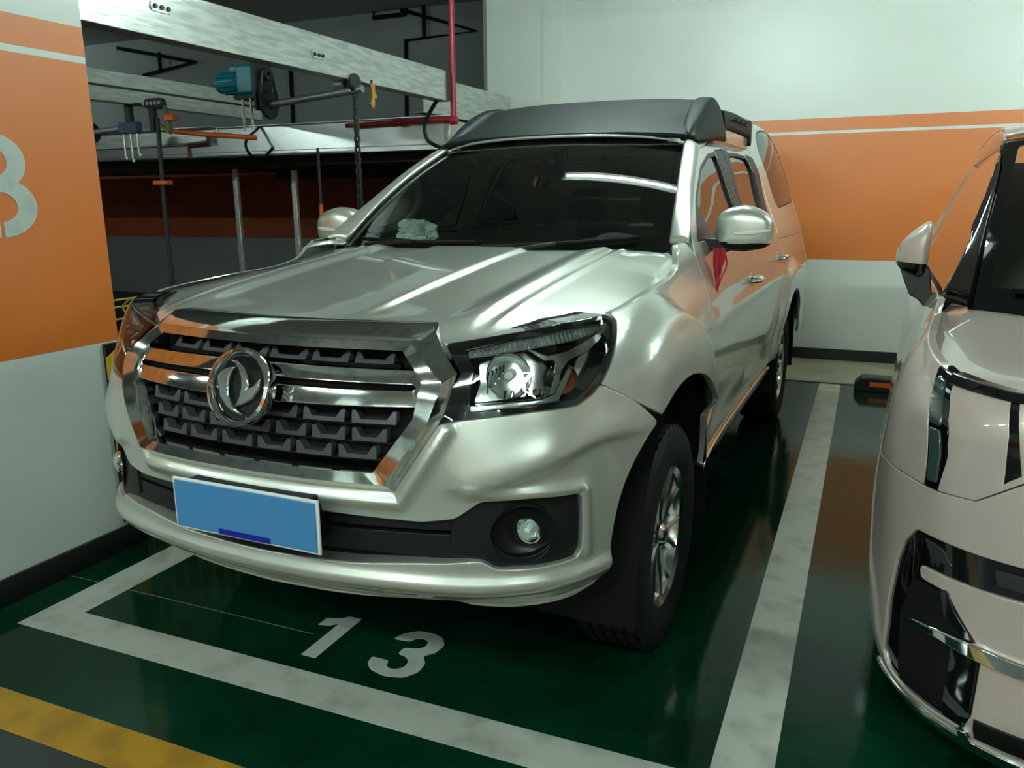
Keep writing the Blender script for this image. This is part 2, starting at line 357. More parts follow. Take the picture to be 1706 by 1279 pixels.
M=dict(
 paint=mat('silver_paint',(.62,.645,.585),.33,.62,1.0,.03),
 chrome=mat('chrome',(.78,.80,.78),.07,1.0,noise=(30,(.45,.5,.47),.5,.75)),
 chrome_clean=mat('clean_chrome',(.80,.82,.80),.05,1.0),
 alloy=mat('alloy_wheel',(.62,.64,.62),.18,1.0),
 black=mat('black_plastic',(.007,.008,.008),.40,spec=.35),
 matte=mat('matte_black',(.006,.006,.006),.8,spec=.15),
 grey=mat('satin_grey_plastic',(.012,.016,.0165),.55,spec=.14),
 gloss=mat('gloss_black',(.004,.004,.005),.06,coat=1),
 rubber=mat('tyre_rubber',(.006,.007,.007),.7,spec=.25,bump=(60,.2)),
 seal=mat('window_seal',(.006,.006,.006),.45),
 slat=mat('grille_slat_plastic',(.060,.060,.066),.34),
 glass=glassmat('windscreen_glass',(.84,.95,.90),1.5),
 darkglass=glassmat('tinted_glass',(.16,.18,.17),1.6),
 lens=glassmat('lamp_lens',(.93,.96,.95),1.45),
 reflector=mat('lamp_reflector',(.75,.8,.78),.10,1.0),
 amber=mat('amber_lens',(.8,.16,.03),.15,coat=1),
 bulb=mat('lamp_bulb_glass',(.85,.9,.88),.1,coat=1),
 interior=mat('cabin_trim',(.62,.68,.62),.75),
 dash=mat('dashboard_plastic',(.15,.18,.165),.6),
 seat=mat('seat_fabric',(.30,.31,.28),.85),
 paper=mat('crumpled_wrap',(.88,.92,.88),.6,noise=(40,(.25,.33,.3),.62,.75)),
 plate=mat('licence_plate_blue',(.062,.235,.48),.4), plateedge=mat('plate_white',(.75,.78,.8),.4), platedark=mat('plate_dark_blue',(.01,.015,.30),.4),
 red=mat('red_ribbon',(.45,.01,.03),.6), redpaint=mat('red_pipe_paint',(.34,.012,.03),.35),
 pearl=mat('pearl_pink_paint',(.60,.50,.455),.35,.25,1.0,.03),
 steel=mat('galvanised_steel',(.58,.62,.60),.30,.75,noise=(20,(.40,.44,.42),.40,.66),bump=(25,.15)),
 darkjoint=mat('floor_joint_dust',(.10,.13,.11),.8),
 channel=mat('bright_galvanised_channel',(.70,.73,.74),.27,.9,bump=(6,.12)),
 tubedim=mat('dim_lit_tube',(1,1,1),.5,emit=(LAMP_COLOR,70)),
 shaft=mat('grey_shaft_steel',(.28,.30,.30),.4,.6),
 darksteel=mat('dark_steel',(.03,.035,.035),.5,.3),
 teal=mat('teal_motor_paint',(.01,.20,.26),.35), orangep=mat('orange_plastic',(.75,.13,.01),.4),
 yellowmesh=mat('yellow_fence_paint',(.55,.55,.08),.45), blueb=mat('blue_box_paint',(.02,.04,.12),.4),
 yel=mat('yellow_tape',(.75,.45,.03),.5), brass=mat('brass_clip',(.6,.3,.08),.4,.5),
 wallp=bandmat('banded_wall_paint',[(.925,WHITE),(2.04,ORANGE),(2.065,WHITE),(2.175,ORANGE),(9,WHITE)]),
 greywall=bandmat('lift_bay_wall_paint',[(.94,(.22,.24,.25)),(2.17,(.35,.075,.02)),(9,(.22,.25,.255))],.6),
 base=mat('black_skirting_paint',(.008,.009,.009),.35),
 ceil=mat('ceiling_paint',(.45,.48,.46),.8),
 linew=mat('worn_white_line_paint',(.52,.55,.49),.42,noise=(9,(.30,.33,.28),.48,.78)),
 numw=mat('white_number_paint',(.50,.54,.51),.38,noise=(14,(.36,.40,.36),.5,.8)),
 liney=mat('worn_yellow_line_paint',(.50,.27,.02),.5,noise=(8,(.25,.13,.02),.45,.8)),
 concrete=mat('pale_concrete',(.42,.42,.30),.4,noise=(3,(.28,.30,.22),.4,.7)),
 drive=mat('grey_driveway_coating',(.035,.045,.045),.35,noise=(5,(.022,.03,.03),.4,.7)),
 lampbody=mat('lamp_body',(.8,.82,.8),.5), tube=mat('lit_tube',(1,1,1),.5,emit=(LAMP_COLOR,LAMP_GLOW)),
)
def floormat():
    m=mat('green_epoxy_floor',(.003,.055,.026),.10,spec=.18);nt=m.node_tree;b=nt.nodes['Principled BSDF']
    g=nt.nodes.new('ShaderNodeNewGeometry');n=nt.nodes.new('ShaderNodeTexNoise');n.inputs['Scale'].default_value=2.2;n.inputs['Detail'].default_value=7
    r=nt.nodes.new('ShaderNodeValToRGB');r.color_ramp.elements[0].color=(.0008,.018,.008,1);r.color_ramp.elements[1].color=(.0025,.042,.020,1);r.color_ramp.elements[0].position=.35;r.color_ramp.elements[1].position=.75
    nt.links.new(g.outputs['Position'],n.inputs['Vector']);nt.links.new(n.outputs['Fac'],r.inputs[0]);nt.links.new(r.outputs[0],b.inputs['Base Color'])
    n2=nt.nodes.new('ShaderNodeTexNoise');n2.inputs['Scale'].default_value=5;n2.inputs['Detail'].default_value=3;nt.links.new(g.outputs['Position'],n2.inputs['Vector'])
    bp=nt.nodes.new('ShaderNodeBump');bp.inputs['Strength'].default_value=.12;bp.inputs['Distance'].default_value=.01
    nt.links.new(n2.outputs['Fac'],bp.inputs['Height']);nt.links.new(bp.outputs[0],b.inputs['Normal'])
    return m
M['floor']=floormat()
streak(M['steel'],(.35,2.2,2.2))
# ---------------------------------------------------------------- the room
def struct(name,mb,m,bevel=0,label=None):
    o=mb.build(name,m,None,smooth=False,bevel=bevel); o['kind']='structure'
    if label:o['label']=label
    return o
struct('floor',MB().box((-15,1.40,-.2),(8,7.02,0)),M['floor'])
struct('floor',MB().box((-15,-7,-.2),(8,1.40,-.001)),M['drive'])
struct('floor',MB().box((-3.76,7.02,-.2),(8,8.1,-.002)),M['concrete'])
struct('floor',MB().box((-15,7.02,-.2),(-3.76,10.4,-.002)),M['darksteel'])
struct('trim_1',MB().box((-2.9,7.0,-.001),(8,7.035,.004)),M['base'])
struct('trim_4',MB().box((-2.92,2.1255,0),(-1.70,2.1295,.0008)),M['darkjoint'])
struct('ceiling',MB().box((-15,-7,4.0),(8,10.5,4.2)),M['ceil'])
for y in (.1,2.9): struct('trim_2',MB().box((-3.4,y-.2,3.45),(8,y+.2,4.0)),M['ceil'])
struct('wall_back',MB().box((-3.76,8.1,0),(8,8.35,4.0)),M['wallp'])
struct('trim_3',MB().box((-3.14,8.085,0),(-2.95,8.1,4.0)),M['wallp'])
struct('baseboard_back',MB().box((-3.765,8.07,0),(8,8.1,.1)),M['base'])
struct('wall_lift_bay',MB().box((-15,10.3,0),(-3.76,10.5,4.0)),M['greywall'])
struct('wall_lift_end',MB().box((-3.80,8.1,0),(-3.76,10.3,4.0)),M['greywall'])
struct('wall_left',MB().box((-15.2,-7,0),(-15,10.5,4.0)),M['greywall'])
struct('wall_right',MB().box((8,-7,0),(8.2,8.35,4.0)),M['wallp'])
struct('wall_front',MB().box((-15,-7.2,0),(8,-7,4.0)),M['wallp'])
# the numbered pillar on the left
struct('wall_pillar',MB().box((-3.62,1.15,0),(-2.93,2.505,4.0)),M['wallp'])
struct('baseboard_left',MB().box((-3.63,1.14,0),(-2.915,2.52,.105)),M['base'])
# more pillars out of view whose reflections show in the car paint
for x,y in ((-3.3,-4.2),(1.9,-4.6),(5.6,-4.6)):
    struct('wall_pillar',MB().box((x-.3,y-.4,0),(x+.3,y+.4,4.0)),M['wallp'])
# figure 8 on the pillar: painted figure with stencil slits
def ell(cx,cy,rx,ry,a0,a1,n=22): return [(cx+rx*math.cos(math.radians(a0+(a1-a0)*i/n)),cy+ry*math.sin(math.radians(a0+(a1-a0)*i/n))) for i in range(n+1)]
cy8=2.058
mp8=lambda u,v,d: np.stack([-2.93+d+0*u,u,v],-1)
gs=[]
for sgn in (-1,1):
    g=.008
    up_=ell(cy8,1.648,.125,.100,-90,90); # outer upper half
    outer=[(cy8+g,1.377)]+[p for p in ell(cy8,1.487,.150,.110,-87,48)]+[p for p in ell(cy8,1.650,.125,.100,-48,87)]
    inner=[p for p in ell(cy8,1.648,.052,.050,90,-90)][1:-1]
    inner2=[p for p in ell(cy8,1.487,.072,.055,90,-90)][1:-1]
    poly=outer+[(cy8+g,1.698)]+inner+[(cy8+.0,1.598),(cy8+.0,1.542)]+inner2+[(cy8+g,1.432)]
    if sgn<0: poly=[(2*cy8-a,b) for a,b in poly]
    gs.append(pgeo(mp8,poly,(),.003,.03,.003,.0005))
g_=join(gs)
o=mk('pillar_figure',g_[0],g_[1],M['numw'],None,smooth=False); tag(o,'large white figure painted on the orange band of the left pillar','painted number')
# corner guard
gd=thing('corner_guard','black and yellow rubber guard on the pillar corner','corner guard',(-2.93,2.505,.12))
mb=MB().box((-.075,0,0),(.012,.012,.80)).box((0,-.085,0),(.014,.012,.80)); mb.build('guard_strip',M['black'],gd,bevel=.003)
for z in (.08,.40,.72):
    mb=MB().prism([(-.085,z-.075),(-.085,z+.02),(.010,z+.085),(.010,z-.01)],lambda p:(.0155,p[0],min(p[1],.795)),lambda p:(.013,p[0],min(p[1],.795)))
    mb.prism([(-.073,z-.055),(-.073,z+.04),(.014,z+.0),(.014,z-.095)],lambda p:(p[0],.0135,max(p[1],.005)),lambda p:(p[0],.011,max(p[1],.005)))
    mb.build('yellow_stripe',M['yel'],gd,smooth=False)
# painted floor lines
def flat(name,polys,m,label,cat,z=.0015,group=None,parent=None):
    gs=[]
    mpf=lambda u,v,d: np.stack([u,v,0*u+z+d],-1)
    for p in polys: gs.append(pgeo(mpf,p,(),0,.25,.001,.0005))
    g=join(gs); o=mk(name,g[0],g[1],m,parent,N=g[2])
    if label: tag(o,label,cat,group)
    return o
def rect(x0,y0,x1,y1): return [(x0,y0),(x1,y0),(x1,y1),(x0,y1)]
flat('parking_line',[rect(-2.755,1.775,.05,1.925)],M['linew'],'white painted line across the front of the bay','parking line')
flat('parking_line',[rect(-2.755,1.925,-2.595,6.95)],M['linew'],'white painted line beside the left pillar','parking line')
flat('parking_line',[rect(-.282,1.925,-.122,6.985)],M['linew'],'long white painted line between the two cars','parking line')
flat('driveway_edge_line',[rect(-6,1.335,8,1.478)],M['liney'],'worn yellow painted line along the grey driveway','floor line')
# floor number 13, heads towards the car
num=thing('bay_number','white number 13 painted on the green floor ahead of the silver pickup','painted number',(-1.40,2.10,0))
one=[(-.258,-.10),(-.200,-.10),(-.200,.18),(-.250,.18),(-.275,.155),(-.325,.140),(-.325,.088),(-.285,.098),(-.258,.12)]
three=[(-.020,.107),(.044,.113),(.052,.138),(.078,.148),(.102,.138),(.112,.109),(.095,.083),(.044,.070),(.044,.030),(.080,.024),(.103,.001),(.106,-.035),(.080,-.058),(.055,-.055),(.043,-.040),(.038,-.018),(-.028,-.018),(-.020,-.058),(.011,-.087),(.072,-.102),(.134,-.086),(.164,-.040),(.160,.012),(.131,.050),(.160,.082),(.166,.135),(.140,.175),(.097,.192),(.037,.188),(-.006,.150)]
flat('digit_one',[one],M['numw'],None,None,parent=num); flat('digit_three',[rnd(three,.012,3)],M['numw'],None,None,parent=num)
# wheel stop by the wall
ws=thing('wheel_stop','low black rubber wheel stop with orange band by the back wall','wheel stop',(.22,6.86,0))
MB().prism([(-.24,0),(.24,0),(.24,.10),(.19,.115),(-.19,.115),(-.24,.06)],lambda p:(p[0],-.075,p[1]),lambda p:(p[0],.075,p[1])).build('rubber_block',M['black'],ws,bevel=.008)
MB().box((-.13,-.079,.045),(.16,-.074,.082)).build('orange_band',M['orangep'],ws,smooth=False)
# ceiling lamps
for x,y,z in LAMPS:
    t=thing('ceiling_lamp','white fluorescent batten lamp hung under the ceiling','lamp',(x,y,z),0,'fluorescent ceiling lamps')
    MB().prism([(-.09,.0),(-.03,.035),(.03,.035),(.09,.0),(.09,.012),(.04,.08),(-.04,.08),(-.09,.012)],lambda p:(-.66,p[0],p[1]),lambda p:(.66,p[0],p[1])).build('lamp_housing',M['lampbody'],t,bevel=.006)
    mb=MB().tube([(-.6,0,-.02),(.6,0,-.02)],.016,10); mb.build('lamp_tube',M['tubedim'] if z>3.5 else M['tube'],t)
    for sx in (-.62,.62): MB().box((sx-.015,-.02,-.045),(sx+.015,.02,.03)).build('lamp_holder',M['lampbody'],t)
    for sx in (-.5,.5): MB().tube([(sx,0,.08),(sx,0,4.0-z)],.006,6).build('hanger_rod',M['darksteel'],t)
# ---- car lift to the left
def cbeam(name,label,p0,p1,h,w,m,group=None,side=1,lip=.0,th=.012):
    "C-channel from p0 to p1 (bottom edge of its web), web facing `side`"
    p0=Vector(p0);p1=Vector(p1);L=(p1-p0).length;ang=math.atan2(p1.y-p0.y,p1.x-p0.x)
    t=thing(name,label,'steel beam',p0,ang,group)
    mb=MB().box((0,-th/2,0),(L,th/2,h))
    mb.box((0,min(0,-side*w),0),(L,max(0,-side*w),th)); mb.box((0,min(0,-side*w),h-th),(L,max(0,-side*w),h))
    mb.build('web_and_flanges',m,t,bevel=.004); return t,L
b,L=cbeam('lift_beam','large galvanised steel beam running overhead from the left pillar',(-3.15,2.51,2.255),(-3.15,6.05,2.262),.225,.10,M['steel'],side=-1)
# web faces +x: slotted joint plates with bolts
for yy,zz in ((.62,.135),(.78+1.05,.10)):
    mb=MB()
    mb.prism(rnd([(yy-.055,zz-.022),(yy+.075,zz-.022),(yy+.075,zz+.022),(yy-.055,zz+.022)],.02),lambda p:(p[0],-.012,p[1]),lambda p:(p[0],-.005,p[1]))
    pl=mb.build('splice_plate',M['steel'],b)
    for k in (-.03,.01,.05):
        MB().lathe([(0,.008),(.010,.008),(.011,0)],(yy+k,-.012,zz),(0,-1,0),12).build('bolt',M['darksteel'],pl)
MB().box((3.50,-.02,.0),(3.54,.10,.225)).build('end_bracket',M['darksteel'],b)
cbeam('lift_beam','shorter galvanised beam end beyond the red pipe',(-3.42,6.12,2.19),(-3.42,7.9,2.19),.30,.10,M['steel'],side=-1)
cbeam('lift_beam','upper of two dim beams beyond the teal motor',(-5.35,2.6,2.36),(-5.35,6.5,2.36),.11,.08,M['steel'],side=-1)
cbeam('lift_beam','lower of two dim beams beyond the teal motor',(-5.05,2.6,2.20),(-5.05,6.1,2.20),.10,.08,M['steel'],side=-1)
# parking platform: lateral edge channel and deck
pf=thing('lift_platform','raised galvanised parking platform with bright edge channel','parking platform',(-3.22,6.2,1.93))
MB().box((-4.6,-.006,.0),(0,.006,.24)).box((-4.6,-.05,.0),(0,0,.012)).box((-4.6,-.05,.228),(0,0,.24)).build('edge_channel',M['channel'],pf,bevel=.003)
MB().box((-4.6,-.09,-.035),(-.01,-.045,.012)).build('edge_lip',M['channel'],pf,bevel=.006)
mb=MB()
for k in range(9): mb.box((-4.55+k*.5,.05,-.03),(-4.32+k*.5,3.6 if k<8 else 1.8,.0))
mb.box((-4.6,3.45,-.13),(-.66,3.65,.0)); mb.box((-4.6,.25,-.10),(0,.45,.0)); mb.box((-4.6,.02,-.005),(0,1.82,.02)); mb.box((-4.6,1.82,-.005),(-.66,4.05,.02)); mb.box((-9.5,.02,-.005),(-4.6,4.05,.02)); mb.build('deck',M['darksteel'],pf)  # deck carried on to wall and far left, added to stop lamplight leaking down
MB().box((-.012,0,-.02),(0,1.82,.20)).build('side_channel',M['steel'],pf)
cbeam('lift_beam','galvanised cross beam low behind the hanging hook bolts',(-7.4,5.2,1.93),(-4.75,5.2,1.93),.14,.08,M['steel'],side=1)
# motor
mt=thing('lift_motor','teal electric lift motor mounted on the steel frame','motor',(-4.06,4.72,2.30))
mb=MB().lathe([(0,-.20),(.05,-.20),(.066,-.185),(.068,-.16),(.068,.0),(.075,.01),(.075,.03),(0,.03)],(0,0,.0),(1,0,0),28); mb.build('motor_body',M['teal'],mt)
mb=MB()
for k in range(16):
    a=k*math.pi/8; mb.box((-.15,-.003,.064),(-.01,.003,.080),Matrix.Rotation(a,4,'X'))
mb.build('cooling_fins',M['teal'],mt)
MB().box((.02,-.085,-.09),(.17,.085,.10)).build('gearbox',M['teal'],mt,bevel=.018)
MB().box((-.06,-.045,.06),(.01,.045,.10)).build('terminal_box',M['teal'],mt,bevel=.006)
MB().box((-.02,-.07,-.12),(.20,.07,-.09)).box((.17,-.09,-.2),(.19,.09,.12)).build('mounting_plate',M['darksteel'],mt,bevel=.004)
mb=MB().lathe([(.03,0),(.085,0),(.095,.008),(.095,.02),(.085,.028),(.03,.028)],(.21,0,-.16),(1,0,0),24,closed=True)
mb.lathe([(.015,0),(.04,0),(.045,.008),(.045,.02),(.04,.028),(.015,.028)],(.21,0,.04),(1,0,0),20,closed=True); mb.build('sprocket',M['darksteel'],mt)
mb=MB()
for s in (-1,1): mb.tube([(.224,s*.048,.05),(.224,s*.093,-.15)],.011,6)
mb.build('drive_chain',M['darksteel'],mt)
MB().tube([(.22,0,-.16),(.98,0,-.10)],.024,14).build('drive_shaft',M['shaft'],mt)
for x in (.05,.12): MB().tube([(x,-.06,-.10),(x,-.06,-.33)],.010,6).build('hanger_bolt',M['steel'],mt)
# hoisting chain made of plates
hc=thing('hoist_chain','black roller chain hanging beside the windscreen pillar of the silver pickup','chain',(-3.14,4.72,0))
mb=MB()
for k in range(52):
    z=2.24-k*.034; w=.011 if k%2 else .016
    mb.box((-w,-.012,z-.030),(-w+.004,.012,z+.008)); mb.box((w-.004,-.012,z-.030),(w,.012,z+.008)); mb.tube([(-.015,0,z-.024),(.015,0,z-.024)],.007,6)
mb.build('chain_links',M['darksteel'],hc,smooth=False)
MB().lathe([(.012,-.02),(.05,-.02),(.058,-.01),(.058,.01),(.05,.02),(.012,.02)],(0,0,2.24),(1,0,0),20,closed=True).build('sprocket',M['darksteel'],hc)
MB().lathe([(.0,-.12),(.035,-.12),(.04,-.06),(.03,-.05)],(-.02,0,2.235),(1,0,0),16).build('bearing_cap',M['shaft'],hc)
bc=thing('brass_clamp','brass coloured clip hanging from the galvanised beam by the chain','clip',(-3.10,4.86,2.25))
MB().prism([(-.02,0),(.03,0),(.028,-.05),(.05,-.075),(.04,-.10),(.025,-.09),(.02,-.14),(.0,-.165),(-.03,-.13),(-.005,-.12),(-.005,-.05)],lambda p:(.008,p[0],p[1]),lambda p:(-.008,p[0],p[1])).build('clip_body',M['brass'],bc,bevel=.002)
MB().tube([(0,0,-.02),(0,0,.02)],.008,8).build('pin',M['darksteel'],bc)
# hanging gear on the left: chain tensioner, hook bolts, rods
g=thing('chain_tensioner','chain tensioner with olive bracket and orange stop hanging by the left pillar','chain tensioner',(-4.92,4.7,2.20))
MB().prism(rnd([(-.02,-.035),(.16,-.035),(.16,.035),(-.02,.035)],.034),lambda p:(p[0],-.02,p[1]),lambda p:(p[0],.02,p[1])).build('chain_guard',M['darksteel'],g,bevel=.004)
mb=MB()
for k in range(4): mb.lathe([(0,.006),(.014,.006),(.014,0)],(.02+.037*k,-.02,0),(0,-1,0),10)
mb.build('roller_pins',M['steel'],g)
MB().box((.02,-.025,-.19),(.06,.025,-.03)).build('chain_block',M['darksteel'],g,bevel=.006)
MB().box((.17,-.03,-.125),(.25,.03,-.08)).build('orange_stop',M['orangep'],g,bevel=.005)
MB().prism([(.15,-.02),(.17,-.02),(.20,-.15),(.19,-.22),(.10,-.16),(.115,-.15),(.165,-.18)],lambda p:(p[0],-.012,p[1]),lambda p:(p[0],.012,p[1])).build('olive_bracket',mat('olive_paint',(.16,.18,.05),.5),g)
rod=thing('lift_rod','long dark vertical guide rod standing left of the silver pickup','rod',(-4.93,4.7,0))
MB().tube([(.09,0,2.1),(.07,0,1.4),(.09,0,.0)],.016,10).build('rod_bar',M['darksteel'],rod)
MB().box((.01,-.03,1.625),(.15,.03,.0+1.655)).build('orange_collar',M['orangep'],rod,bevel=.004)
hb=thing('hook_bolts','row of hanging threaded bolts under a blue block','bolts',(-5.12,4.7,2.02))
MB().box((-.02,-.02,.05),(.03,.02,.19)).box((.0,-.02,.17),(.12,.02,.19)).build('hanger_strap',M['darksteel'],hb)
MB().box((-.09,-.03,-.02),(.09,.03,.06)).build('blue_block',M['blueb'],hb,bevel=.004)
for x,l in ((-.07,.20),(.0,.22),(.065,.18)):
    bo=MB().tube([(x,0,-.02),(x,0,-l)],.009,8).build('threaded_bolt',M['steel'],hb)
    MB().lathe([(0,0),(.016,0),(.016,.02),(0,.02)],(x,0,-l-.005),(0,0,1),6).build('nut',M['chrome_clean'],bo,smooth=False)
MB().tube([(-.42,0,.0),(-.1,0,.02)],.022,10).build('shaft',M['shaft'],hb)
MB().lathe([(0,-.03),(.075,-.03),(.085,0),(.075,.03),(0,.03)],(-.42,0,.0),(1,0,0),20).build('pulley',M['darksteel'],hb)
MB().tube([(.22,.0,-.20),(.34,.15,-.215),(.72,.3,-.245)],.018,10).build('orange_rod',M['orangep'],g)  # orange rod of the motor assembly, only parented to the chain tensioner
# posts behind
for x,y,z,m,lab in ((-5.62,6.35,1.80,M['steel'],'thin galvanised post nearer to the left pillar'),(-5.05,6.5,1.78,M['steel'],'thin galvanised post right of its twin under the platform')):
    p=thing('lift_post',lab,'post',(x,y,0)); MB().box((-.025,-.02,0),(.025,.02,z)).build('post_bar',m,p,bevel=.003); MB().box((-.06,-.05,0),(.06,.05,.01)).build('foot_plate',M['steel'],p)
p=thing('marker_post','slim black post with orange lower sleeve behind the pickup mirror','post',(-4.03,5.5,0))
MB().tube([(0,0,1.45),(0,0,1.9)],.012,8).build('pole',M['darksteel'],p); MB().tube([(0,0,.0),(0,0,1.47)],.017,10).build('orange_sleeve',M['orangep'],p)
# hanging hoses
def hose(pts,r,m,label,name='hose'):
    P=np.array(pts,float); q=hermite(np.arange(len(P)),P,np.linspace(0,len(P)-1,(len(P)-1)*8+1))
    return tag(MB().tube(q,r,8).build(name,m),label,name)
hose([(-5.15,6.19,2.16),(-5.16,6.0,2.02),(-5.08,5.95,1.90),(-4.93,5.95,1.88),(-4.83,5.95,1.95)],.013,M['darksteel'],'black hose looping down across the platform edge')
hose([(-3.20,5.95,2.262),(-3.33,5.98,2.10),(-3.32,5.98,1.98),(-3.27,6.0,1.93),(-3.2,6.0,1.90)],.016,M['black'],'black hose bending down below the end of the big beam')
# red sprinkler pipes
rp=thing('red_pipe','red sprinkler pipe dropping beside the big beam and turning left','pipe',(-3.15,6.13,2.12))
MB().tube([(0,0,.0),(0,0,1.88)],.024,14).build('vertical_pipe',M['redpaint'],rp)
MB().tube([(.03,0,.0),(-.1,0,.012),(-1.03,0,.0)],.020,14).build('horizontal_pipe',M['redpaint'],rp)
MB().lathe([(.028,-.03),(.033,-.03),(.033,.03),(.028,.03)],(-.52,0,.006),(1,0,0),14,closed=True).build('pipe_coupling',M['redpaint'],rp)
MB().lathe([(0,-.035),(.034,-.03),(.034,.03),(0,.035)],(0,0,0),(1,0,0),14).build('elbow',M['redpaint'],rp)
dp=tag(MB().tube([(-4.75,5.1,1.99),(-4.75,5.1,1.93),(-4.95,5.1,1.925),(-4.95,5.1,1.83)],.018,10).build('brown_pipe',mat('brown_red_paint',(.10,.012,.02),.4)),'dark red cranked pipe hanging by the orange rod','pipe')
# black conduits on the far wall
W=10.26
for pts,lab in (([(-6.46,W,4.0),(-6.47,W,3.93),(-5.96,W,3.93),(-5.95,W,4.0)],'black pipe bend close under the ceiling on the far wall'),
   ([(-6.03,W,3.99),(-4.91,W,3.63),(-5.97,W,3.60),(-6.01,W,2.2)],'black pipe slanting down then cranked back on the far grey wall'),
   ([(-5.65,W-.06,4.0),(-5.65,W-.06,3.60)],'straight black vertical pipe on the far grey wall'),
   ([(-11.26,W,3.9),(-9.68,W,3.58),(-10.77,W,3.46),(-10.8,W,3.2)],'black pipe folded back on the far wall above the dim beams'),
   ([(-10.35,W-.05,3.76),(-10.35,W-.05,3.48)],'short black vertical pipe above the dim beams'),
   ([(-7.90,W,3.93),(-7.93,W,2.2)],'thin black vertical pipe seen between the motor and the chain')):
    tag(MB().tube(pts,.028,8).build('wall_pipe',M['matte'],None),lab,'pipe')
# yellow welded mesh fence beside the bay
fn=thing('mesh_fence','yellow welded wire fence panel between the pillar and the pickup','fence',(-3.42,2.6,0))
mb=MB();Y0,Y1=0.0,2.6
for k in range(27):
    y=Y0+k*.1; mb.tube([(0,y,.04),(0,y,.93),(-.035,y,.985),(.03,y,1.03)],.005,5)
wires=mb.build('vertical_wires',M['yellowmesh'],fn,smooth=True)
mb=MB()
for x,z in ((.03,1.03),(-.035,.985),(0,.93),(0,.74),(0,.55),(0,.36),(0,.17),(0,.05)): mb.tube([(x,Y0,z),(x,Y1,z)],.005,5)
mb.build('horizontal_wires',M['yellowmesh'],fn)
for y in (0,1.3,2.6): MB().tube([(-.02,y,0),(-.02,y,1.0)],.02,8).build('fence_post',M['yellowmesh'],fn)
# grey control boxes by the end of the beam
for lo,hi,lab,m in (((-3.74,7.95,1.95),(-3.60,8.3,2.12),'dark blue box mounted below the beam end by the white wall',M['blueb']),):
    tag(MB().box(lo,(hi[0]+.0,hi[1]-.22,hi[2])).build('junction_box',m,None,bevel=.01),lab,'junction box')
# ---------------------------------------------------------------- silver pickup with hardtop
T=thing('pickup_truck','silver double-cab pickup with hardtop, black roof deflector and chrome grille, parked in bay 13','car',(-1.44,1.6,0),math.radians(-1.0))
mpB=mpS(B1)
def arch(yc,r,rv,z0,n=26,zc=.385):
    "points of a wheel opening edge on the sheet from front low over the top to rear low"
    sc=B1.sY(yc);a0=math.asin((z0-zc)/rv)
    return [(sc-r*math.cos(a0+(math.pi-2*a0)*i/n),zc+rv*math.sin(a0+(math.pi-2*a0)*i/n)) for i in range(n+1)]
_a=np.array([(1.0,.50),(1.005,.58),(1.025,.683),(1.075,.80),(1.150,.912),(1.26,.960),(1.40,.978),(1.55,.968),(1.70,.930),(1.83,.86),(1.94,.77),(2.03,.66),(2.07,.58),(2.08,.50)]);AF=[tuple(q) for q in hermite(np.arange(14),_a,np.linspace(0,13,53))]; AR=arch(4.14,.485,.52,.50)
# --- bumper
k=[i for i,p in enumerate(AF) if p[1]<.915 and p[0]<1.2]; af=[AF[i] for i in k][::-1]   # from z~.9 down to .5
bump=[(0,.795),(.405,.795),(.455,.872),(.497,.945),(.535,.968),(.64,.978),(.76,.989),(.885,.994),(.935,1.013),(.970,1.034),(1.065,.984)]+af+[(.98,.478),(.90,.470),(.80,.470),(.70,.472),(.60,.480),(.545,.495),(.47,.490),(.30,.480),(0,.475)]
bump=[(u,v) for u,v in bump]
slot=[(0,.73),(.27,.728),(.476,.722),(.562,.733),(.628,.778),(.75,.780),(.884,.774),(.896,.762),(.899,.690),(.897,.620),(.883,.594),(.77,.590),(.662,.594),(.625,.618),(.545,.610),(.47,.605),(.30,.590),(0,.585)]
def full(poly): # half outline starting & ending at s=0 -> full symmetrical outline
    return poly+[(-u,v) for u,v in poly[::-1] if u>1e-6]
B=full(bump); Sl=full(slot)
front=panel('front_bumper',mpB,rnd(B,.012),M['paint'],T,holes=[rnd(Sl,.015)],res=.011,thick=.05,bev=.005)
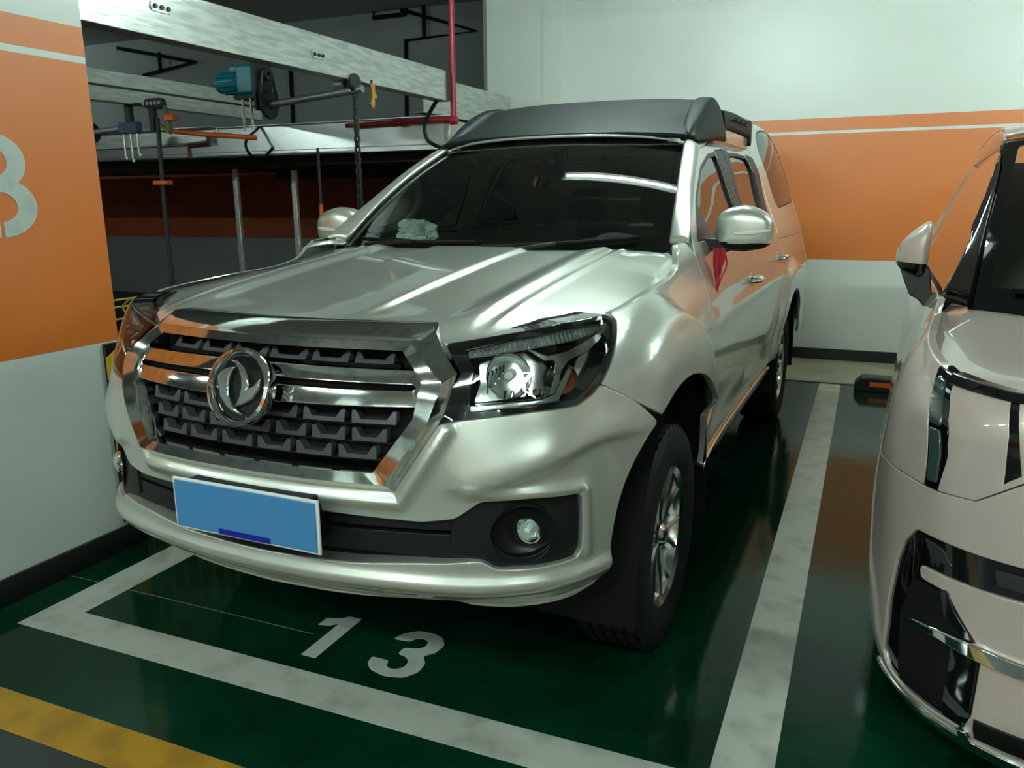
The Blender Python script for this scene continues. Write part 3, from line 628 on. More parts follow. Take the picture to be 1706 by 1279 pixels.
# dark inside of the intake and fog lamp pockets
panel('intake_backing',mpB,full([(0,.76),(.60,.76),(.63,.80),(.92,.80),(.92,.57),(.6,.57),(0,.55)]),M['matte'],front,d=-.055,res=.05,thick=.01)
for z,dz,w in ((.700,.012,.60),(.655,.018,.62),(.628,.010,.62)):
    panel('intake_slat',mpB,full([(0,z+dz),(.3,z+dz+.003),(w,z+dz+.006),(w,z-dz+.006),(.3,z-dz+.003),(0,z-dz)]),M['black'],front,d=-.022,res=.04,thick=.03)
panel('lower_valance',mpB,full([(0,.50),(.98,.50),(.98,.455),(.9,.44),(0,.44)]),M['matte'],T,d=-.08,res=.04,thick=.02)
for sd in (-1,1):
    fogc=(.735,.684)
    circ=[(fogc[0]+.085*math.cos(t*math.pi/16),fogc[1]+.068*math.sin(t*math.pi/16)) for t in range(32)]
    fb=panel('fog_lamp_bezel',mpB,rnd([(.560,.735),(.628,.774),(.884,.769),(.893,.755),(.893,.625),(.88,.598),(.662,.598),(.60,.625),(.545,.64)],.012),M['black'],T,holes=[circ],d=-.016,res=.025,thick=.035,side=sd)
    P=B1(np.array(fogc[0]),np.array(fogc[1]),-.05);P1=B1(np.array(fogc[0]),np.array(fogc[1]),-.016);ax=(P1-P);ax/=np.linalg.norm(ax)
    P[0]*=sd;P1[0]*=sd;ax[0]*=sd
    MB().lathe([(.0,0),(.045,0),(.07,.015),(.082,.036)],P,ax,32).build('fog_lamp_cup',M['black'],fb)
    q=P+np.array([.022*sd*1,.008,.004])
    a2=np.array([.12*sd,-1,0.0])
    fl=MB().lathe([(0,0),(.012,.0),(.03,.018),(.036,.032)],q,a2,28).build('fog_lamp_reflector',M['reflector'],fb)
    MB().lathe([(0,.048),(.015,.046),(.03,.040),(.0375,.030),(.0375,.02)],q,a2,28).build('fog_lamp_lens',M['lens'],fl)
    MB().lathe([(0,.03),(.008,.026),(.009,.0)],q,a2,12).build('fog_lamp_bulb',M['bulb'],fl)
# --- grille
def strip(name,loops,mat_,parent,closed=True):
    "skin between successive (s,z,d) outlines with equal point counts"
    V=[];n=len(loops[0]);F=[]
    for L in loops:
        a=np.array(L,float); V.append(B1(a[:,0],a[:,1],a[:,2]))
    for i in range(len(loops)-1):
        for j in range(n if closed else n-1): F.append((i*n+j,(i+1)*n+j,(i+1)*n+(j+1)%n,i*n+(j+1)%n))
    return mk(name,np.concatenate(V),F,mat_,parent,sharp=28)
def loop3(pts,res=.02,r=.006):
    "densify every corner-to-corner run with the same count on each ring"
    return pts
def ring(keys,counts,d):
    out=[];m=len(keys)
    for i in range(m):
        a=np.array(keys[i]);b=np.array(keys[(i+1)%m])
        for k in range(counts[i]):
            p=a+(b-a)*k/counts[i]; out.append((p[0],p[1],d))
    return out
def sym(half): return half+[(-u,v) for u,v in half[::-1]]
cnt=[6,5,12,24,12,5,6,24]
outer=sym([(.487,1.190),(.572,1.085),(.537,.985),(.412,.797)]); cnt=[7,6,12,26,12,6,7,30]
cut=sym([(.443,1.157),(.538,1.070),(.508,.985),(.398,.826)])
inner=sym([(.421,1.136),(.485,1.075),(.468,.985),(.368,.850)])
deep=sym([(.418,1.130),(.478,1.073),(.462,.985),(.364,.856)])
G=strip('grille_surround',[ring(sym([(.487,1.19),(.575,1.085),(.540,.985),(.412,.795)]),cnt,-.05),ring(outer,cnt,.004),ring(cut,cnt,.040),ring(inner,cnt,.030),ring(deep,cnt,-.05)],M['chrome'],T)
panel('grille_backing',mpB,sym([(.43,1.145),(.50,1.075),(.49,.985),(.38,.845)]),M['matte'],G,d=-.045,res=.05,thick=.01)
def bracket(s0,z0,w,h):
    return [(s0,z0),(s0,z0-h),(s0+w,z0-h),(s0+w,z0),(s0+w-.008,z0),(s0+w-.024,z0-h*.72),(s0+.024,z0-h*.72),(s0+.008,z0)]
gs=[];
rows=[(1.124,.135,[-.405,-.265,-.125,.125-.11+.0,.14,.28],.024),(.990,.125,None,.030),(.946,.125,None,.030),(.902,.12,None,.030)]
for ri,(z,step,_,h) in enumerate(rows):
    n=6 if ri in(0,) else 7
    half=[.40,.425,.40,.372][ri]
    if ri in (1,3): n=6
    w=2*half/n-.022
    for i in range(n):
        s0=-half+i*(2*half/n)+.011
        if ri==0 and abs(s0+w/2)<.06: continue
        gs.append(pgeo(mpB,bracket(s0,z,w,h),(),-.012,.03,.028,.002))
g=join(gs); mk('grille_slats',g[0],g[1],M['slat'],G,N=g[2])
gs=[pgeo(mpB,full([(0,z+.003),(.41,z+.003),(.41,z-.002),(0,z-.002)]),(),-.02,.04,.025,.001) for z in (1.094,.955,.911,.868)]
g=join(gs); mk('grille_cross_bars',g[0],g[1],M['matte'],G,N=g[2])
for nm,poly in (('upper_chrome_bar',[(0,1.092),(.476,1.090),(.488,1.078),(.468,1.062),(.45,1.063),(0,1.064)]),('lower_chrome_bar',[(0,1.042),(.45,1.044),(.468,1.046),(.488,1.030),(.480,1.012),(0,1.004)])):
    panel(nm,mpB,full(poly),M['chrome'],G,d=.018,res=.03,thick=.05,bev=.004)
for sd in (-1,1): panel('bar_end_link',mpB,[(.462,1.062),(.470,1.078),(.490,1.070),(.492,1.038),(.470,1.030),(.462,1.046),(.472,1.054)],M['chrome'],G,d=.020,res=.02,thick=.05,bev=.003,side=sd)
panel('bar_slot',mpB,full([(0,1.066),(.455,1.066),(.468,1.054),(.455,1.041),(0,1.041)]),M['matte'],G,d=-.008,res=.04,thick=.02)
# hood-side chrome cap on top of the grille
def hz(u,v):
    return zc(v)
# emblem
ec=Vector((0.0,-.022,1.040)); eax=Vector((0,-1,.30)).normalized()
em=MB().lathe([(.0,-.030),(.094,-.030),(.100,-.018),(.102,.0),(.098,.010),(.090,.013),(.084,.006),(.082,-.006),(0,-.008)],ec,eax,56).build('emblem',M['chrome_clean'],G)
MB().lathe([(0,-.004),(.081,-.004)],ec,eax,48).build('emblem_field',M['gloss'],em)
eu=Vector((1,0,0));ev=eax.cross(eu)*-1
if ev.z<0: ev=-ev
def lobe(sg):
    pts=[]
    for a in np.linspace(118,262,18): pts.append((.079*math.cos(math.radians(a)),.079*math.sin(math.radians(a))))
    pts+=[(.030,-.076),(.006,-.062),(-.018,-.034),(-.030,.0),(-.026,.034),(-.012,.058),(.012,.074),(-.018,.062)]
    return [(sg*x,sg*y) for x,y in pts]
def lobe2(sg):
    pts=[(.012,.079),(.034,.066),(.050,.040),(.054,.012),(.074,.020),(.060,.000),(.048,-.028),(.022,-.056),(.000,-.064),(.020,-.036),(.028,-.006),(.026,.030),(.012,.058),(-.006,.072)]
    return [(sg*x,sg*y) for x,y in pts]
LW=[(330,520),(365,460),(440,410),(530,390),(500,430),(475,520),(470,640),(500,760),(560,860),(660,940),(560,925),(470,860),(400,760),(365,640)]
RW=[(440,310),(540,325),(620,400),(670,500),(695,590),(685,635),(750,590),(805,495),(805,620),(750,740),(660,820),(560,865),(600,760),(612,640),(600,520),(560,420),(520,355)]
for pl in (LW,RW):
    pl=[((x-570)/330*.098,-(y-625)/450*.098) for x,y in pl]
    mb=MB(); mb.prism(pl,lambda p:tuple(ec+eu*p[0]+ev*p[1]+eax*.010),lambda p:tuple(ec+eu*p[0]+ev*p[1]-eax*.006)); mb.build('emblem_wing',M['chrome'],em,smooth=False,bevel=.004)
MB().lathe([(0,-.075),(.06,-.07),(.07,-.03)],ec,eax,32).build('emblem_mount',M['matte'],em)
# --- licence plate
PL=MB().box((-.225,-.062,.640),(.255,-.054,.785)).build('licence_plate',M['plateedge'],T,bevel=.004)
MB().box((-.217,-.065,.647),(.247,-.061,.778)).build('plate_face',M['plate'],PL,bevel=.003)
MB().box((-.07,-.0665,.647),(.10,-.0645,.662)).build('plate_lower_band',M['platedark'],PL,smooth=False)
MB().box((-.19,-.054,.65),(.21,.02,.775)).build('plate_holder',M['black'],PL)
# --- headlights
hl=[(.538,1.146),(.722,1.171),(.899,1.193),(1.074,1.199),(1.103,1.182),(1.070,1.145),(1.030,1.106),(.970,1.047),(.934,1.017),(.887,.998),(.763,.993),(.63,.981),(.53,.973),(.556,1.045),(.583,1.086)]
for sd in (-1,1):
    H=panel('headlight',mpB,rnd(hl,.008),M['matte'],T,d=-.075,res=.03,thick=.02,side=sd)
    panel('headlight_rim',mpB,rnd(hl,.008),M['gloss'],H,holes=[rnd([(.590,1.137),(.722,1.160),(.899,1.181),(1.060,1.186),(1.080,1.176),(1.020,1.112),(.960,1.056),(.925,1.030),(.885,1.012),(.763,1.005),(.60,.992),(.602,1.045),(.613,1.09)],.008)],d=-.004,res=.03,thick=.06,side=sd)
    panel('headlight_lens',mpB,rnd(hl,.008),M['lens'],H,d=.003,res=.02,thick=0,side=sd)
    # running light strip along the top
    dr=panel('running_light',mpB,rnd([(.600,1.118),(.600,1.132),(.722,1.153),(.899,1.174),(1.045,1.181),(1.050,1.165),(.93,1.150),(.80,1.140),(.70,1.128)],.004),mat('drl_plastic',(.16,.18,.175),.15,coat=1),H,d=-.018,res=.02,thick=.03,side=sd)
    gs=[]
    for i in range(30):
        s=.615+i*.0145; zt=float(np.interp(s,[.6,.722,.899,1.045],[1.130,1.151,1.172,1.179])); zb=float(np.interp(s,[.6,.7,.8,.93,1.05],[1.120,1.131,1.142,1.152,1.167]))
        gs.append(pgeo(mpB,[(s,zb),(s+.006,zb),(s+.006,zt),(s,zt)],(),-.013,.03,.006,.001))
    g=join(gs); g=mirror_geo(g) if sd<0 else g; mk('running_light_ribs',g[0],g[1],M['reflector'],dr,N=g[2])
    # main reflector floor and bowl
    panel('reflector_floor',mpB,rnd([(.612,1.004),(.763,1.016),(.850,1.022),(.872,1.06),(.80,1.125),(.70,1.112),(.628,1.095),(.632,1.05)],.008),M['reflector'],H,d=-.062,res=.02,thick=.01,side=sd)
    def at(s,z,d):
        p=B1(np.array(s),np.array(z),d);p[0]*=sd;return p
    ax=np.array([.18*sd,-1,.05])
    bw=MB().lathe([(.008,.0),(.03,.004),(.048,.022),(.056,.044),(.059,.046)],at(.735,1.070,-.075),ax,36).build('main_beam_bowl',M['reflector'],H)
    MB().lathe([(0,.046),(.010,.043),(.013,.03),(.013,0)],at(.735,1.070,-.075),ax,16).build('main_beam_bulb',M['bulb'],bw)
    mb=MB()
    for kx in range(5): mb.tube([at(.650+kx*.012,1.030+.012*kx,-.045),at(.655+kx*.012,1.080+.004*kx,-.045)],.0025,5)
    for kx in range(6): mb.tube([at(.700+kx*.022,1.018,-.052),at(.705+kx*.022,1.035,-.050)],.003,5)
    mb.build('reflector_ribs',M['chrome_clean'],H)
    panel('silver_wing',mpB,[(.770,1.137),(.83,1.115),(.90,1.122),(1.035,1.158),(1.040,1.147),(.965,1.118),(.90,1.105),(.86,1.075),(.845,1.075),(.862,1.108),(.82,1.108)],M['alloy'],H,d=-.022,res=.02,thick=.02,side=sd)
    ib=MB().lathe([(0,0),(.02,.003),(.034,.014),(.040,.030)],at(.890,1.058,-.060),np.array([.5*sd,-1,0]),28).build('indicator_bowl',M['reflector'],H)
    MB().lathe([(0,.024),(.006,.021),(.008,.010),(.008,0)],at(.890,1.058,-.060),np.array([.5*sd,-1,0]),14).build('indicator_bulb',M['amber'],ib)
    panel('headlight_divider',mpB,[(.818,1.010),(.835,1.010),(.875,1.080),(.865,1.088)],M['alloy'],H,d=-.030,res=.02,thick=.03,side=sd)
    panel('lower_light_guide',mpB,[(.60,.993),(.80,1.003),(.845,1.012),(.905,1.085),(.897,1.090),(.838,1.024),(.79,1.013),(.60,1.003)],M['alloy'],H,d=-.020,res=.02,thick=.02,side=sd)
    panel('side_reflector',mpB,rnd([(.925,1.035),(.955,1.058),(1.01,1.110),(1.02,1.128),(.95,1.095),(.93,1.07)],.005),M['reflector'],H,d=-.05,res=.02,thick=.01,side=sd)
# --- hood as a height field over (X,Y)
def zc(Y): return hermite([-.2,.1,.215,.35,.5,.85,1.15,1.4,1.6],[1.06,1.155,1.184,1.207,1.228,1.271,1.303,1.322,1.33],np.asarray(Y,float))
HE=[B1(np.array(a_),np.array(b_)) for a_,b_ in ((1.10,1.201),(1.20,1.208),(1.35,1.218),(1.512,1.228),(1.64,1.232),(1.733,1.237),(1.81,1.248),(1.86,1.258))]
HEx=[float(p[0]) for p in HE];HEy=[float(p[1]) for p in HE];HEz=[float(p[2]) for p in HE]
def Xe(Y): return np.interp(Y,[.1,.19,.25,.33]+HEy+[1.38,1.5],[.44,.50,.60,.70]+HEx+[.79,.76])
def drop(Y):
    ey=[.1,.2,.33]+HEy+[1.38,1.5]; ez=[float(zc(y)) -d_ for y,d_ in ((.1,.03),(.2,.03),(.33,.028))]+HEz+[float(zc(1.38))-.03,float(zc(1.5))-.02]
    return zc(Y)-np.interp(Y,ey,ez)
def gau(x,w): return np.exp(-(x/w)**2)
def hoodz(X,Y):
    X=np.asarray(X,float);Y=np.asarray(Y,float);x=np.abs(X);q=np.clip(x/Xe(Y),0,1.15)
    fy=sm(.20,.45,Y)
    z=zc(Y)-drop(Y)*q**5-.006*q**2
    x1=.165+.02*np.clip(Y,0,1.4); x2=.50-.0*Y; 
    # centre plateau falls to a valley outside x1, twin ridge at x2
    z=z+fy*(-.012*sm(x1-.002,x1+.035,x)+.015*sm(x2-.10,x2,x)-.010*sm(x2+.002,x2+.035,x)+.006*gau(x-(x2+.065),.014))
    return z
A=[(u,v) for u,v in [(1.074,1.203)]]
hood_half=[(0,.222),(.20,.220),(.40,.212),(.447,.206),(.478,.196),(.500,.186),(.56,.220),(.63,.268),(.70,.326),(.76,.385),(.812,.462)]+[(x_-.005,y_) for x_,y_ in zip(HEx,HEy)]+[(HEx[-1]-.03,HEy[-1]+.06),(.765,1.40),(.735,1.465),(.60,1.43),(.40,1.375),(.20,1.345),(0,1.335)]
hood=panel('hood',mpZ(hoodz),rnd(full(hood_half),.008),M['paint'],T,res=.012,thick=.025,bev=.004)
# hood-colour lip between lamps and hood edge is the fender top; chrome cap
strip('grille_top_cap',[ring([(-.487,1.19),(.487,1.19)],[40,1],-.008)[:41],ring([(-.487,1.186),(.487,1.186)],[40,1],.006)[:41],ring([(-.443,1.158),(.443,1.158)],[40,1],.040)[:41]],M['chrome_clean'],G,closed=False)
# --- front fenders: side skin between bumper, hood, door and arch
fender=[(1.072,.984)]+[p for p in AF if not(p[1]<.915 and p[0]<1.2)]+[(2.125,.52),(2.108,.72),(2.098,1.0),(2.128,1.1),(2.138,1.2),(2.118,1.30),(2.06,1.335),(1.96,1.330),(1.92,1.30),(1.885,1.268),(1.86,1.256),(1.81,1.246),(1.733,1.235),(1.64,1.230),(1.512,1.226),(1.35,1.216),(1.20,1.206),(1.10,1.199),(1.112,1.182),(1.08,1.145),(1.035,1.100),(.976,1.040)]
AFt=[p for p in AF if p[0]>=B1.sY(.99)-.35 ]
cham=[(2.135,1.15)]
for sd in (-1,1):
    fd=panel('front_fender',mpB,fender,M['paint'],T,res=.014,thick=.02,side=sd,bev=.004)
# --- doors
d1=[(2.137,.52),(3.42,.52),(3.42,.75),(3.43,.95),(3.44,1.12),(3.46,1.25),(3.47,1.5),(3.45,1.775),(3.372,1.773),(2.784,1.697),(2.55,1.582),(2.373,1.481),(2.20,1.385),(2.13,1.30),(2.15,1.2),(2.14,1.1),(2.11,1.0),(2.12,.72)]
w1=[(2.21,1.33),(2.32,1.405),(2.46,1.495),(2.73,1.628),(3.03,1.697),(3.27,1.717),(3.285,1.46),(3.30,1.325)]
d2=[(3.432,.52),(4.10,.52),(4.14,.63),(4.26,.87),(4.38,1.06),(4.44,1.2),(4.46,1.4),(4.46,1.62),(4.43,1.74),(4.36,1.79),(4.046,1.80),(3.6,1.785),(3.462,1.778),(3.482,1.5),(3.472,1.25),(3.452,1.12),(3.442,.95),(3.432,.75)]
w2=[(3.50,1.33),(3.52,1.5),(3.63,1.728),(3.95,1.742),(4.25,1.735),(4.30,1.66),(4.24,1.47),(4.18,1.345)]
def inset(poly,t):
    P=np.array(poly if area2(poly)>0 else poly[::-1]);n=len(P);out=[]
    for i in range(n):
        a=P[i]-P[i-1];b=P[(i+1)%n]-P[i];na=np.array([-a[1],a[0]])/np.linalg.norm(a);nb=np.array([-b[1],b[0]])/np.linalg.norm(b)
        m=na+nb;m/=np.linalg.norm(m); out.append(tuple(P[i]+m*t/max(.4,m@na)))
    return out
def handle(s,z,sd,parent):
    V,F=[],[]
    ha=MB()
    pts=[B1(np.array(s-.085),np.array(z-.004),.004),B1(np.array(s-.06),np.array(z),.035),B1(np.array(s),np.array(z+.003),.044),B1(np.array(s+.06),np.array(z+.003),.038),B1(np.array(s+.085),np.array(z),.004)]
    pts=[(p[0]*sd,p[1],p[2]) for p in pts]; P=np.array(pts);q=hermite(np.arange(5),P,np.linspace(0,4,25))
    ha.tube(q,[.010+.006*math.sin(math.pi*i/24) for i in range(25)],10)
    o=ha.build('door_handle',M['chrome_clean'],parent)
    panel('handle_cup',mpB,[(s+.06*math.cos(t*math.pi/12),z+.030*math.sin(t*math.pi/12)) for t in range(24)],M['chrome_clean'],o,d=.003,res=.02,thick=.004,side=sd)
for sd in (-1,1):
    for dn,dp,wp,hp in (('front_door',d1,w1,(3.20,1.105)),('rear_door',d2,w2,(4.29,1.14))):
        D=panel(dn,mpB,rnd(dp,.02),M['paint'],T,holes=[rnd(wp,.03)],res=.03,thick=.03,side=sd,bev=.004)
        panel('window_seal',mpB,rnd(inset(wp,-.004),.03),M['seal'],D,holes=[rnd(inset(wp,.018),.03)],d=-.002,res=.04,thick=.02,side=sd)
        panel('door_glass',mpB,rnd(inset(wp,.004),.03),M['darkglass'],D,d=-.014,res=.04,thick=0,side=sd)
        handle(hp[0],hp[1],sd,D)
    panel('door_pillar_trim',mpB,[(3.292,1.325),(3.455,1.325),(3.462,1.5),(3.445,1.735),(3.272,1.722),(3.285,1.5)],M['black'],T,d=.003,res=.04,thick=.006,side=sd)
    panel('door_pillar_trim',mpB,[(3.478,1.325),(3.51,1.325),(3.53,1.5),(3.64,1.738),(3.47,1.738),(3.485,1.5)],M['black'],T,d=.003,res=.04,thick=.006,side=sd)
    panel('door_pillar_trim',mpB,[(4.17,1.345),(4.34,1.35),(4.37,1.45),(4.45,1.64),(4.42,1.73),(4.26,1.745),(4.30,1.66),(4.24,1.47)],M['black'],T,d=.003,res=.04,thick=.006,side=sd)
    # sill with bright step strip
    panel('sill',mpB,[(2.10,.505),(4.10,.505),(4.14,.44),(4.0,.40),(2.15,.40),(2.08,.44)],M['black'],T,d=-.012,res=.05,thick=.05,side=sd)
    panel('step_strip',mpB,[(2.08,.508),(4.06,.508),(4.07,.478),(2.07,.478)],M['chrome_clean'],T,d=.012,res=.05,thick=.05,side=sd)
    # bed side
    bed=[(4.112,.52)]+[p for p in AR if p[1]>.505]+[(5.80,.52),(5.90,.56),(5.92,.9),(5.92,1.20),(5.90,1.235),(4.453,1.235),(4.452,1.2),(4.392,1.06),(4.272,.87),(4.152,.63)]
    panel('bed_side',mpB,bed,M['paint'],T,res=.03,thick=.02,side=sd,bev=.004)
    panel('mud_flap',mpB,[(AF[-1][0]-.02,.50),(AF[-1][0]+.035,.50),(AF[-1][0]+.03,.33),(AF[-1][0]-.02,.33)],M['matte'],T,d=-.03,res=.05,thick=.02,side=sd)
    can=[(4.46,1.243),(5.90,1.243),(5.90,1.35),(5.86,1.62),(5.80,1.82),(5.74,1.92),(5.66,1.99),(5.3,2.02),(4.8,2.02),(4.5,1.99),(4.37,1.93),(4.33,1.86),(4.37,1.80),(4.44,1.75),(4.475,1.62),(4.475,1.4)]
    cg=[(4.70,1.45),(4.76,1.42),(5.60,1.455),(5.74,1.49),(5.76,1.52),(5.70,1.70),(5.62,1.84),(5.54,1.91),(5.35,1.945),(5.04,1.943),(4.86,1.918),(4.74,1.86),(4.65,1.78),(4.67,1.6)]
    K=panel('hardtop_side',mpB,rnd(can,.03),M['paint'],T,holes=[rnd(cg,.04)],res=.03,thick=.02,side=sd,bev=.004)
    panel('hardtop_window',mpB,rnd(inset(cg,.003),.04),M['darkglass'],K,d=-.004,res=.04,thick=0,side=sd)
    panel('window_rubber',mpB,rnd(inset(cg,-.003),.04),M['seal'],K,holes=[rnd(inset(cg,.010),.04)],d=-.002,res=.05,thick=.01,side=sd)
# --- hardtop roof, tailgate end, cab roof
def Ysec(Y,zt,n=7,k=1.0):
    s=B1.sY(min(Y,5.15)); return s
rows=[]
for Y,ze,ztop in ((3.70,1.80,1.81),(3.85,1.90,1.94),(4.1,1.975,2.03),(4.4,2.015,2.065),(4.8,2.018,2.08),(5.05,1.995,2.055),(5.14,1.93,1.985)):
    ex=float(B1(np.array(B1.sY(Y)),np.array(ze))[0])
    rows.append([(x*ex,Y,ze+(ztop-ze)*(1-abs(x)**2.4)) for x in (-1,-.9,-.7,-.4,0,.4,.7,.9,1)])
gsurf('hardtop_roof',rows,M['paint'],T,8,6,flip=True)
rows=[]
for z in (1.243,1.4,1.6,1.8,1.93):
    c=B1(np.array(5.80+(.10 if z<1.5 else .04 if z<1.7 else -.02 if z<1.9 else -.08)),np.array(z)); rows.append([(x*float(c[0]),float(c[1])+.03*(1-abs(x)**3),z+.04*(z>1.85)*(1-x*x)) for x in (-1,-.9,-.5,0,.5,.9,1)])
gsurf('hardtop_tailgate',rows,M['paint'],T,4,4,flip=False)
rows=[]
for z in (.45,.7,.9,1.1,1.235):
    c=B1(np.array(5.91),np.array(z)); rows.append([(x*float(c[0]),float(c[1])+.01*(1-abs(x)**3),z) for x in (-1,-.9,-.5,0,.5,.9,1)])
gsurf('tailgate',rows,M['paint'],T,4,4)
rows=[]
RE=((2.10,.585,1.750,.022),(2.26,.607,1.742,.05),(2.7,.612,1.775,.04),(3.2,.615,1.79,.035),(3.75,.615,1.79,.035))
for Y,ex,ze,c in RE:
    rows.append([(x*ex,Y+(.125*abs(x)**2.3 if Y<2.2 else 0),ze-.010*abs(x)**6+c*(1-abs(x)**2.4)) for x in (-1,-.9,-.7,-.4,0,.4,.7,.9,1)])
gsurf('cab_roof',rows,M['paint'],T,8,6,flip=True)
for sd in (-1,1):
    top=[(.603,2.23,1.738),(.607,2.45,1.752),(.612,2.7,1.768),(.615,3.2,1.782),(.615,3.68,1.782)]
    bot=[B1(np.array(a_),np.array(b_),-.003) for a_,b_ in ((2.80,1.700),(3.05,1.734),(3.38,1.775),(3.90,1.796),(4.36,1.792))]
    mid=[(.5*(t[0]+float(q[0]))+.012,.5*(t[1]+float(q[1])),.5*(t[2]+float(q[2]))+.010) for t,q in zip(top,bot)]
    gsurf('roof_side',[top,mid,[tuple(map(float,q)) for q in bot]],M['paint'],T,4,6,flip=True,side=sd)
# --- windscreen
def ws(u,v,d=0):
    "u across -1..1, v up 0..1"
    u=np.asarray(u,float);v=np.asarray(v,float)
    bx=.735*u;by=1.335+.165*np.abs(u)**2.3;bz=1.293+.030*np.abs(u)**2
    tx=.607*u;ty=2.115+.125*np.abs(u)**2.3;tz=1.762-.024*np.abs(u)**2
    X=bx+(tx-bx)*v;Y=by+(ty-by)*v;Z=bz+(tz-bz)*v+.028*np.sin(np.pi*v)
    return np.stack([X,Y-.012*np.sin(np.pi*v)-d*.5,Z+d*.85],-1)
wo=[(-1,0),(1,0),(1,1),(-1,1)]
wi=rnd([(-.955,.075),(.955,.075),(.945,.955),(-.945,.955)],.06)
Wn=panel('windscreen',ws,rnd([(-.998,-.03),(.998,-.03),(.998,1.0),(-.998,1.0)],.04),M['glass'],T,d=.0,res=.05,thick=0)
panel('windscreen_border',ws,rnd([(-1.0,-.06),(1.0,-.06),(1.005,1.01),(-1.005,1.01)],.04),M['black'],Wn,holes=[wi],d=-.004,res=.05,thick=.006)
panel('sensor_patch',ws,rnd([(.02,.955),(.04,.85),(.16,.85),(.18,.955)],.02),M['matte'],Wn,d=-.003,res=.05,thick=.002)
panel('cowl',lambda u,v,d: np.stack([u,v,1.262+.03*np.abs(u)**2+d-(1.40-v)*.03],-1),[(-.74,1.46),(-.5,1.38),(0,1.28),(.5,1.38),(.74,1.46),(.74,1.54),(.4,1.42),(0,1.38),(-.4,1.42),(-.74,1.54)],M['black'],T,res=.05,thick=.02)
for x0,x1 in ((-.62,-.02),(.02,.62)):
    u=np.linspace(x0/.735,x1/.735,9); pts=ws(u,np.linspace(.015,.045,9),.018)
    wp_=MB().tube(pts,.008,6).build('wiper_blade',M['matte'],T); MB().tube([pts[4]+np.array([0,-.004,.0]),(pts[0]+np.array([.05,-.05,-.02]))],.009,6).build('wiper_arm',M['black'],wp_)
# --- A pillars
for sd in (-1,1):
    lines=[]
    vv=np.linspace(0,1,7)
    sA=[2.10,2.195,2.373,2.55,2.68,2.74,2.80];zA=[1.325,1.380,1.479,1.580,1.645,1.675,1.700]
    sB=np.interp(vv,[0,1],[0,1])
    a=ws(1.0+0*vv,vv,0.0); 
    sv=hermite([0,.15,.39,.66,.84,.93,1.0],sA,vv);zv=hermite([0,.15,.39,.66,.84,.93,1.0],zA,vv)
    b=B1(sv-.004,zv,-.002)
    rows=[]
    for t in (0,.35,.7,1):
        q=a+(b-a)*t; q[:,2]+=.008*math.sin(math.pi*t)*1.0; q[:,0]+=.006*math.sin(math.pi*t); rows.append(q)
    a0=a.copy(); 
    gsurf('windscreen_pillar',rows,M['paint'],T,3,5,flip=(False),side=sd,solid=.02)
    # cowl side filler between hood corner, fender and pillar foot
    rows=[[B1(np.array(1.90),np.array(1.300),-.004),B1(np.array(1.98),np.array(1.326),-.004),B1(np.array(2.08),np.array(1.322),-.004)],
          [(.775,1.43,1.315),(.785,1.47,1.328),(.79,1.52,1.335)],[(.735,1.475,1.312),(.735,1.49,1.318),(.74,1.505,1.325)]]
    rows=[[tuple(map(float,p)) for p in r] for r in rows]
    gsurf('cowl_corner',rows,M['paint'],T,4,4,flip=False,side=sd,solid=.01)
# --- roof deflector and rails
RD=[]
for v,(Y,z,xr) in enumerate(((2.13,1.772,.615),(2.20,1.800,.605),(2.42,1.880,.575),(2.62,1.952,.550),(2.70,1.972,.545),(2.78,1.968,.545))):
    RD.append([(x*xr,Y+.09*abs(x)**2.5*(1 if v<3 else .3),z-.018*abs(x)**3) for x in (-1,-.8,-.5,0,.5,.8,1)])
rdf=gsurf('roof_deflector',RD,M['grey'],T,5,6,flip=True,solid=.02)
for sd in (-1,1):
    # end pod: closed wedge growing back into the rail
    secs=[]
    for Y,zt,zb,x0,x1 in ((2.225,1.775,1.748,.585,.645),(2.36,1.850,1.752,.560,.650),(2.52,1.925,1.760,.540,.652),(2.68,1.975,1.770,.525,.650),(2.78,1.985,1.775,.522,.648),(2.90,1.965,1.780,.535,.645),(2.98,1.945,1.785,.56,.642)):
        c=.5*(x0+x1);r=[(x0,zb),(x0,zb+.6*(zt-zb)),(x0+.015,zt-.008),(c,zt),(x1-.02,zt-.012),(x1,zb+.55*(zt-zb)),(x1+.012,zb)]
        secs.append([(x*sd,Y,z) for x,z in r])
    pod=gsurf('deflector_end_pod',secs,M['grey'],rdf,4,4,flip=(sd<0),solid=.01)
    secs=[]
    for Y,zt,zb,dx in ((2.94,1.945,1.845,0),(3.2,1.955,1.850,.008),(3.5,1.955,1.852,.012),(3.74,1.945,1.850,.014)):
        r=[(.575,zb),(.575,zt-.02),(.59,zt),(.625,zt-.004),(.642,zt-.025),(.648,zb+.02),(.640,zb),(.60,zb-.012),(.575,zb)]
        secs.append([((x+dx)*sd,Y,z) for x,z in r])
    rail=gsurf('roof_rail',secs,M['grey'],T,4,3,flip=(sd<0),solid=0)
    MB().box((min(.585*sd,.66*sd),3.73,1.80),(max(.585*sd,.66*sd),3.80,1.948)).build('rail_end_foot',M['black'],rail,bevel=.012)
    MB().box((min(.60*sd,.64*sd),3.0,1.78),(max(.60*sd,.64*sd),3.75,1.85)).build('rail_base',M['paint'],rail,bevel=.004)
    for k in range(3):
        y0=3.10+k*.16; MB().prism([(y0,1.905),(y0+.10,1.905),(y0+.12,1.925),(y0+.15,1.925),(y0+.15,1.920),(y0+.125,1.920),(y0+.105,1.898),(y0,1.898)],lambda p:(.664*sd,p[0],p[1]),lambda p:(.655*sd,p[0],p[1])).build('rail_groove',M['matte'],rail,smooth=False)
